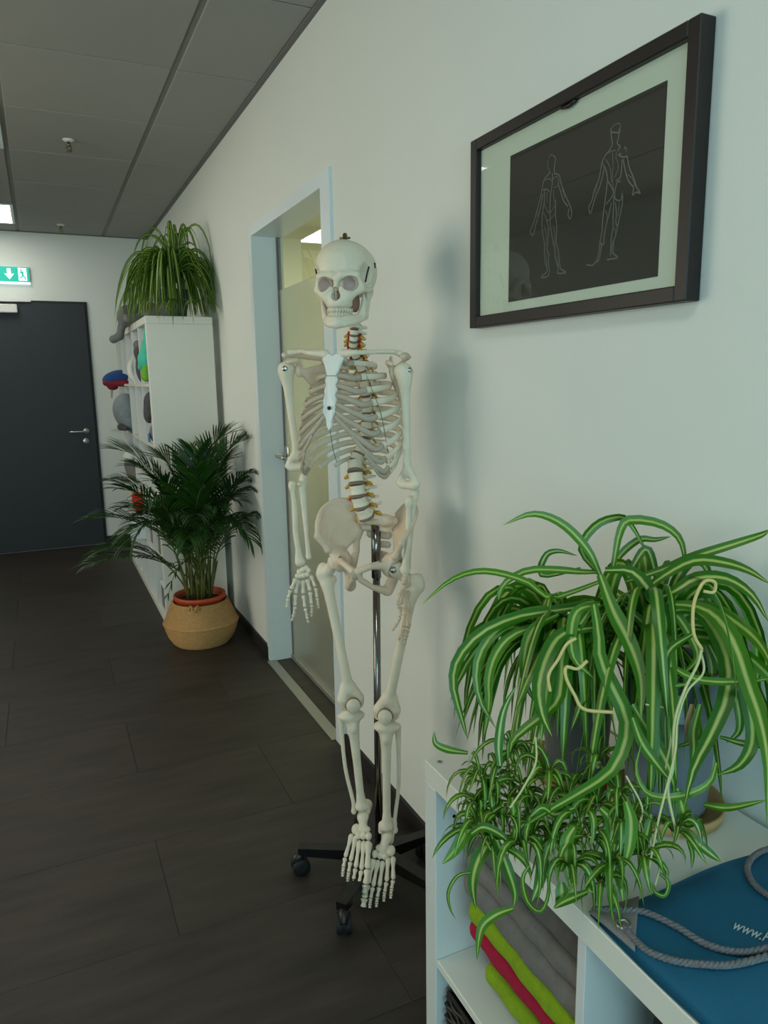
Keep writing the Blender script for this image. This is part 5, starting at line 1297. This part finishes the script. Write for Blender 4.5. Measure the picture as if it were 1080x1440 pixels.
for k in range(9):
    a = rn.uniform(0, 6.28); p = KC + A(.06 * math.cos(a), .06 * math.sin(a), .25); MB().tube([p, p + A(.02 * math.cos(a), .02 * math.sin(a), .10), p + A(.05 * math.cos(a), .05 * math.sin(a), rn.uniform(.16, .26))], [.009, .007, .004], 7).build('cane', 'palm_stem', t, True)

# ================================================================== tall white cube shelf at the far end
FX0, FX1, FY0, FZ = .578, .958, 4.43, 1.852
CW, TH, IT = .345, .042, .017
FY1 = FY0 + 2 * TH + 5 * CW + 4 * IT
t = thing('tall_shelf', 'tall white cube shelf standing against the wall before the end wall', 'shelf', (FX0, FY0, 0))
MB().box(FX0, FX1, FY0, FY1, FZ - TH, FZ, .002).build('top_board', 'shelf_white', t)
MB().box(FX0, FX1, FY0, FY0 + TH, 0, FZ - TH - .0005, .002).build('side_panel', 'shelf_white', t)
MB().box(FX0, FX1, FY1 - TH, FY1, 0, FZ - TH - .0005, .002).build('side_panel', 'shelf_white', t)
MB().box(FX0, FX1, FY0 + TH, FY1 - TH, 0, TH, .002).build('bottom_board', 'shelf_white', t)
RH = (FZ - 2 * TH - 4 * IT) / 5
sz_ = [TH + (k + 1) * RH + k * IT for k in range(4)]
for z in sz_: MB().box(FX0 + .002, FX1, FY0 + TH, FY1 - TH, z, z + IT, .001).build('shelf_board', 'shelf_white', t)
fl_z = [TH] + [z + IT for z in sz_]
cy = [FY0 + TH + k * (CW + IT) for k in range(5)]
me_div = None
for k in range(1, 5):
    for r in range(5):
        z0 = fl_z[r]
        if me_div is None: b = MB().box(0, FX1 - FX0 - .004, 0, IT - .001, .0005, RH - .0005, .001); me_div = mesh('divider', np.vstack(b.V), b.F, 'shelf_edge')
        link('divider', me_div, t, A(FX0 + .002, cy[k] - IT, z0) - wl(t))
def cellc(col, row): return cy[col] + CW / 2, fl_z[row]
# things on it (row 4 = top)
def blob(name, lab, cat, parts, group=None, h=.006):
    """parts: list of (part name, material, [sdf calls])"""
    lo = np.array(parts[0][2][0][1], float); o = thing(name, lab, cat, lo, group)
    for pn, m, calls in parts:
        s = SDF(h)
        for c in calls: getattr(s, c[0])(*c[1:])
        s.build(pn, m, o)
    return o
g = 'things kept on the tall shelf'
# grey plush elephant draped over the front top edge
ex, eyy, ez = .60, 5.20, FZ
blob('plush_elephant', 'grey soft toy elephant lying on top of the tall shelf, trunk hanging over its edge', 'soft toy',
     [('body', 'plush_grey', [('ell', (ex + .10, eyy, ez + .075), (.13, .12, .075), 0), ('ell', (ex - .02, eyy - .01, ez + .06), (.08, .08, .07), .03), ('cap', (ex - .06, eyy - .01, ez + .04), (ex - .09, eyy, ez - .07), .030, .022, .02), ('cap', (ex - .09, eyy, ez - .07), (ex - .13, eyy + .02, ez - .09), .022, .026, .02), ('cap', (ex + .02, eyy - .10, ez + .03), (ex - .05, eyy - .13, ez + .032), .034, .030, .02), ('cap', (ex + .02, eyy + .11, ez + .03), (ex - .05, eyy + .14, ez + .032), .034, .030, .02)]),
      ('ear', 'plush_dark', [('ell', (ex - .005, eyy - .085, ez + .075), (.055, .018, .06), 0)]), ('ear', 'plush_dark', [('ell', (ex - .005, eyy + .075, ez + .075), (.055, .018, .06), 0)])])
def mk(px, py, x): return at_x(px, py, x)
# teal and lime soft toy hanging in the top row
p = A(.585, cy[0] + .12, 1.63)
blob('hanging_plush', 'turquoise plush toy with lime green feet in the top row of the tall shelf', 'soft toy',
     [('body', 'plush_teal', [('ell', p + A(.03, 0, .06), (.045, .05, .065), 0), ('ell', p + A(.01, 0, -.02), (.055, .065, .07), .03), ('ell', p + A(.03, 0, .13), (.03, .035, .04), .02), ('cap', p + A(-.01, .05, 0), p + A(-.02, .07, -.06), .022, .02, .02)]),
      ('feet', 'plush_lime', [('cap', p + A(.0, -.03, -.06), p + A(-.005, -.035, -.125), .026, .024, 0), ('cap', p + A(.0, .03, -.06), p + A(-.005, .035, -.12), .026, .024, .01)])])
p = A(.60, cy[1] + .15, fl_z[4])
blob('grey_plush', 'slim dark grey plush behind the turquoise toy in the top row', 'soft toy', [('body', 'plush_dark', [('ell', p + A(.02, 0, .10), (.05, .05, .10), 0), ('ell', p + A(.0, 0, .20), (.035, .04, .05), .02)]), ('head', 'plush_grey', [('ell', p + A(-.005, 0, .245), (.03, .032, .03), 0)])])
# white curved stand
p = A(.585, cy[2] + .12, fl_z[4])
tt = thing('white_figurine', 'small white curved figurine in the middle of the top row', 'figurine', p)
MB().tube(catmull([p + A(.05, .02, .0), p + A(.0, 0, .05), p + A(-.012, 0, .11), p + A(.01, 0, .17), p + A(.03, 0, .21)], 20), np.linspace(.03, .012, 20), 10).build('body', 'white_plastic', tt, True)
MB().lathe(p + A(.03, 0, .22), [(.004, -.02), (.02, -.012), (.022, .0), (.016, .014), (.004, .02)], 14).build('head', 'white_plastic', tt, True)
# blue and red cap that sticks out at the far end of the shelf
p = A(.545, cy[4] + .05, 1.50)
blob('cloth_pouch', 'blue and dark red cloth pouch sticking out of the far end of the tall shelf', 'pouch',
     [('body', 'cloth_blue', [('ell', p + A(.02, 0, .02), (.10, .08, .055), 0), ('ell', p + A(-.06, 0, .0), (.05, .06, .04), .03), ('cap', p + A(.06, .0, .0), p + A(.16, 0, -.005), .04, .03, .02)]),
      ('trim', 'cloth_red', [('cap', p + A(-.09, -.03, -.02), p + A(.05, -.075, -.025), .022, .026, 0), ('ell', p + A(-.04, -.02, -.05), (.04, .035, .025), .02)]),
      ('tassel', 'cartilage', [('cap', p + A(-.05, -.02, -.07), p + A(-.055, -.02, -.13), .010, .007, 0)])])
# grey pouch hanging from the third row
p = A(.56, cy[3] + .15, fl_z[3] + .02)
blob('grey_backpack', 'grey blue bag bulging out of the second row of the tall shelf by the switch', 'bag',
     [('body', 'bag_bluegrey', [('ell', p + A(0, 0, .15), (.09, .13, .12), 0), ('ell', p + A(.04, 0, .06), (.08, .12, .07), .05)]), ('strap', 'plush_dark', [('cap', p + A(-.05, -.08, .03), p + A(-.04, .08, .02), .025, .02, 0), ('cap', p + A(-.05, -.08, .03), p + A(-.02, -.1, -.012 + .03), .02, .018, .01)])])
p = A(.59, cy[0] + .20, fl_z[3])
blob('hanging_grey_plush', 'dark grey plush sitting at the top of the second row beside the side panel', 'soft toy', [('body', 'plush_dark', [('ell', p + A(.02, 0, .24), (.045, .06, .07), 0), ('ell', p + A(.0, 0, .17), (.03, .045, .05), .03)]), ('legs', 'plush_dark', [('cap', p + A(.03, .03, .2), p + A(.06, .03, .02), .022, .02, 0), ('cap', p + A(.03, -.03, .2), p + A(.06, -.03, .02), .022, .02, 0)])])
p = A(.583, cy[0] + .10, fl_z[3])
blob('pink_top_pouch', 'grey pouch with a pink top in the second row of the tall shelf', 'pouch', [('body', 'plush_grey', [('ell', p + A(.035, 0, .065), (.045, .05, .062), 0)]), ('top', 'pink', [('ell', p + A(.03, 0, .135), (.025, .035, .028), 0)]), ('tag', 'label_blue', [('box', p + A(-.014, -.01, .04), (.006, .018, .028), .003, 0)])])
# lower rows, half hidden by the palm
p = A(.57, cy[2] + .10, fl_z[1])
tt = thing('red_box', 'bright red plastic box sticking out of a lower row behind the palm', 'box', p + A(0, 0, .19))
zc = fl_z[1] + .20
MB().box(.52, .60, cy[2] + .06, cy[2] + .16, zc, zc + .12, .014).build('body', 'red_plastic', tt)
MB().lathe((.56, cy[2] + .11, zc - .03), [(.02, 0), (.024, .015), (.02, .03)], 14).build('nozzle', 'black_plastic', tt, True)
MB().box(.50, .64, cy[2] + .03, cy[2] + .19, fl_z[1], zc - .031, .006).build('stand', 'frame_white', tt)
p = A(.59, cy[3] + .15, fl_z[2])
blob('white_pouch', 'pale grey cloth pouch in the middle row just above the palm leaves', 'pouch', [('body', 'fabric_grey', [('ell', p + A(0, 0, .12), (.07, .09, .10), 0), ('ell', p + A(.02, 0, .05), (.07, .1, .05), .03)]), ('flap', 'mount', [('ell', p + A(-.02, 0, .18), (.055, .08, .04), 0)])])
p = A(.60, cy[0] + .15, fl_z[2])
for k in range(3):
    tt = thing('storage_box', ['pale box standing first in the middle row behind the palm', 'pale box standing second in the middle row behind the palm', 'pale box standing third in the middle row behind the palm'][k], 'box', (.76, cy[k] + CW / 2, fl_z[2]), g)
    MB().box(.62, .92, cy[k] + .05, cy[k] + .29, fl_z[2], fl_z[2] + .17, .006).build('body', 'mount', tt)
    MB().box(.615, .925, cy[k] + .045, cy[k] + .295, fl_z[2] + .171, fl_z[2] + .20, .005).build('lid', 'frame_white', tt)
for k in range(3):
    tt = thing('storage_box', ['grey box first in the lower row behind the palm', 'grey box second in the lower row behind the palm', 'grey box in the bottom row behind the palm'][k], 'box', (.76, cy[k % 2] + CW / 2, fl_z[1 - k // 2]), g)
    r = 1 - k // 2; c = k % 2
    MB().box(.60, .92, cy[c] + .05, cy[c] + .29, fl_z[r], fl_z[r] + .15, .006).build('body', 'fabric_grey', tt)
    MB().box(.595, .925, cy[c] + .045, cy[c] + .295, fl_z[r] + .151, fl_z[r] + .175, .005).build('lid', 'frame_white', tt)

# ---- spider plant on top of the tall shelf
FP = A(.775, 4.66, FZ)
t = thing('spider_plant', 'dense spider plant with thin arching leaves on top of the tall shelf', 'potted plant', FP)
pot('pot', FP, .075, .10, .17, 'pot_dark', t, FZ)
MB().lathe(FP + A(0, 0, .15), [(.09, 0), (.09, .01), (.04, .015)], 24).build('soil', 'soil', t, True)
MB().box(FP[0] + .04, FP[0] + .062, FP[1] - .01, FP[1] + .01, FZ + .15, FZ + .50, .003).build('support_stake', 'black_plastic', t)
def lim_far(P):
    P = np.array(P); P[:, 0] = np.minimum(P[:, 0], WX - .01); P[:, 2] = np.minimum(P[:, 2], CZ - .03)
    i = (P[:, 0] > FX0 - .012) & (P[:, 1] > FY0 - .012); P[i, 2] = np.maximum(P[i, 2], FZ + .006); return P
rn = random.Random(3)
cf = FP + A(-.01, -.02, .17)
arching(t, cf, 90, .12, .30, .16, .30, .022, (.06, .20), rn, 'spider_leaf_far', lim=lim_far)
arching(t, cf + A(0, -.03, 0), 90, .10, .31, .12, .28, .020, (.12, .24), rn, 'spider_leaf_far', az=(2.3, 6.0), lim=lim_far)
arching(t, cf + A(.04, .02, .1), 16, .12, .26, .22, .34, .016, (-.1, .06), rn, 'spider_leaf_far', lim=lim_far)
# a plantlet hanging over the edge
for i in range(34):
    a = rn.uniform(0, 6.28); c = A(.66 + .10 * (i % 3), FY0 - .03, FZ + .07); d = A(math.cos(a), .35 * math.sin(a) - .2, 0); R_ = rn.uniform(.08, .16)
    leaf(lim_far(bez(c, c + d * R_ * .4 + A(0, 0, .04), c + d * R_ + A(0, 0, .02), c + d * R_ * 1.2 + A(0, 0, -rn.uniform(.02, .10)), 10)), .012, 'spider_leaf_far', t, cols=4)
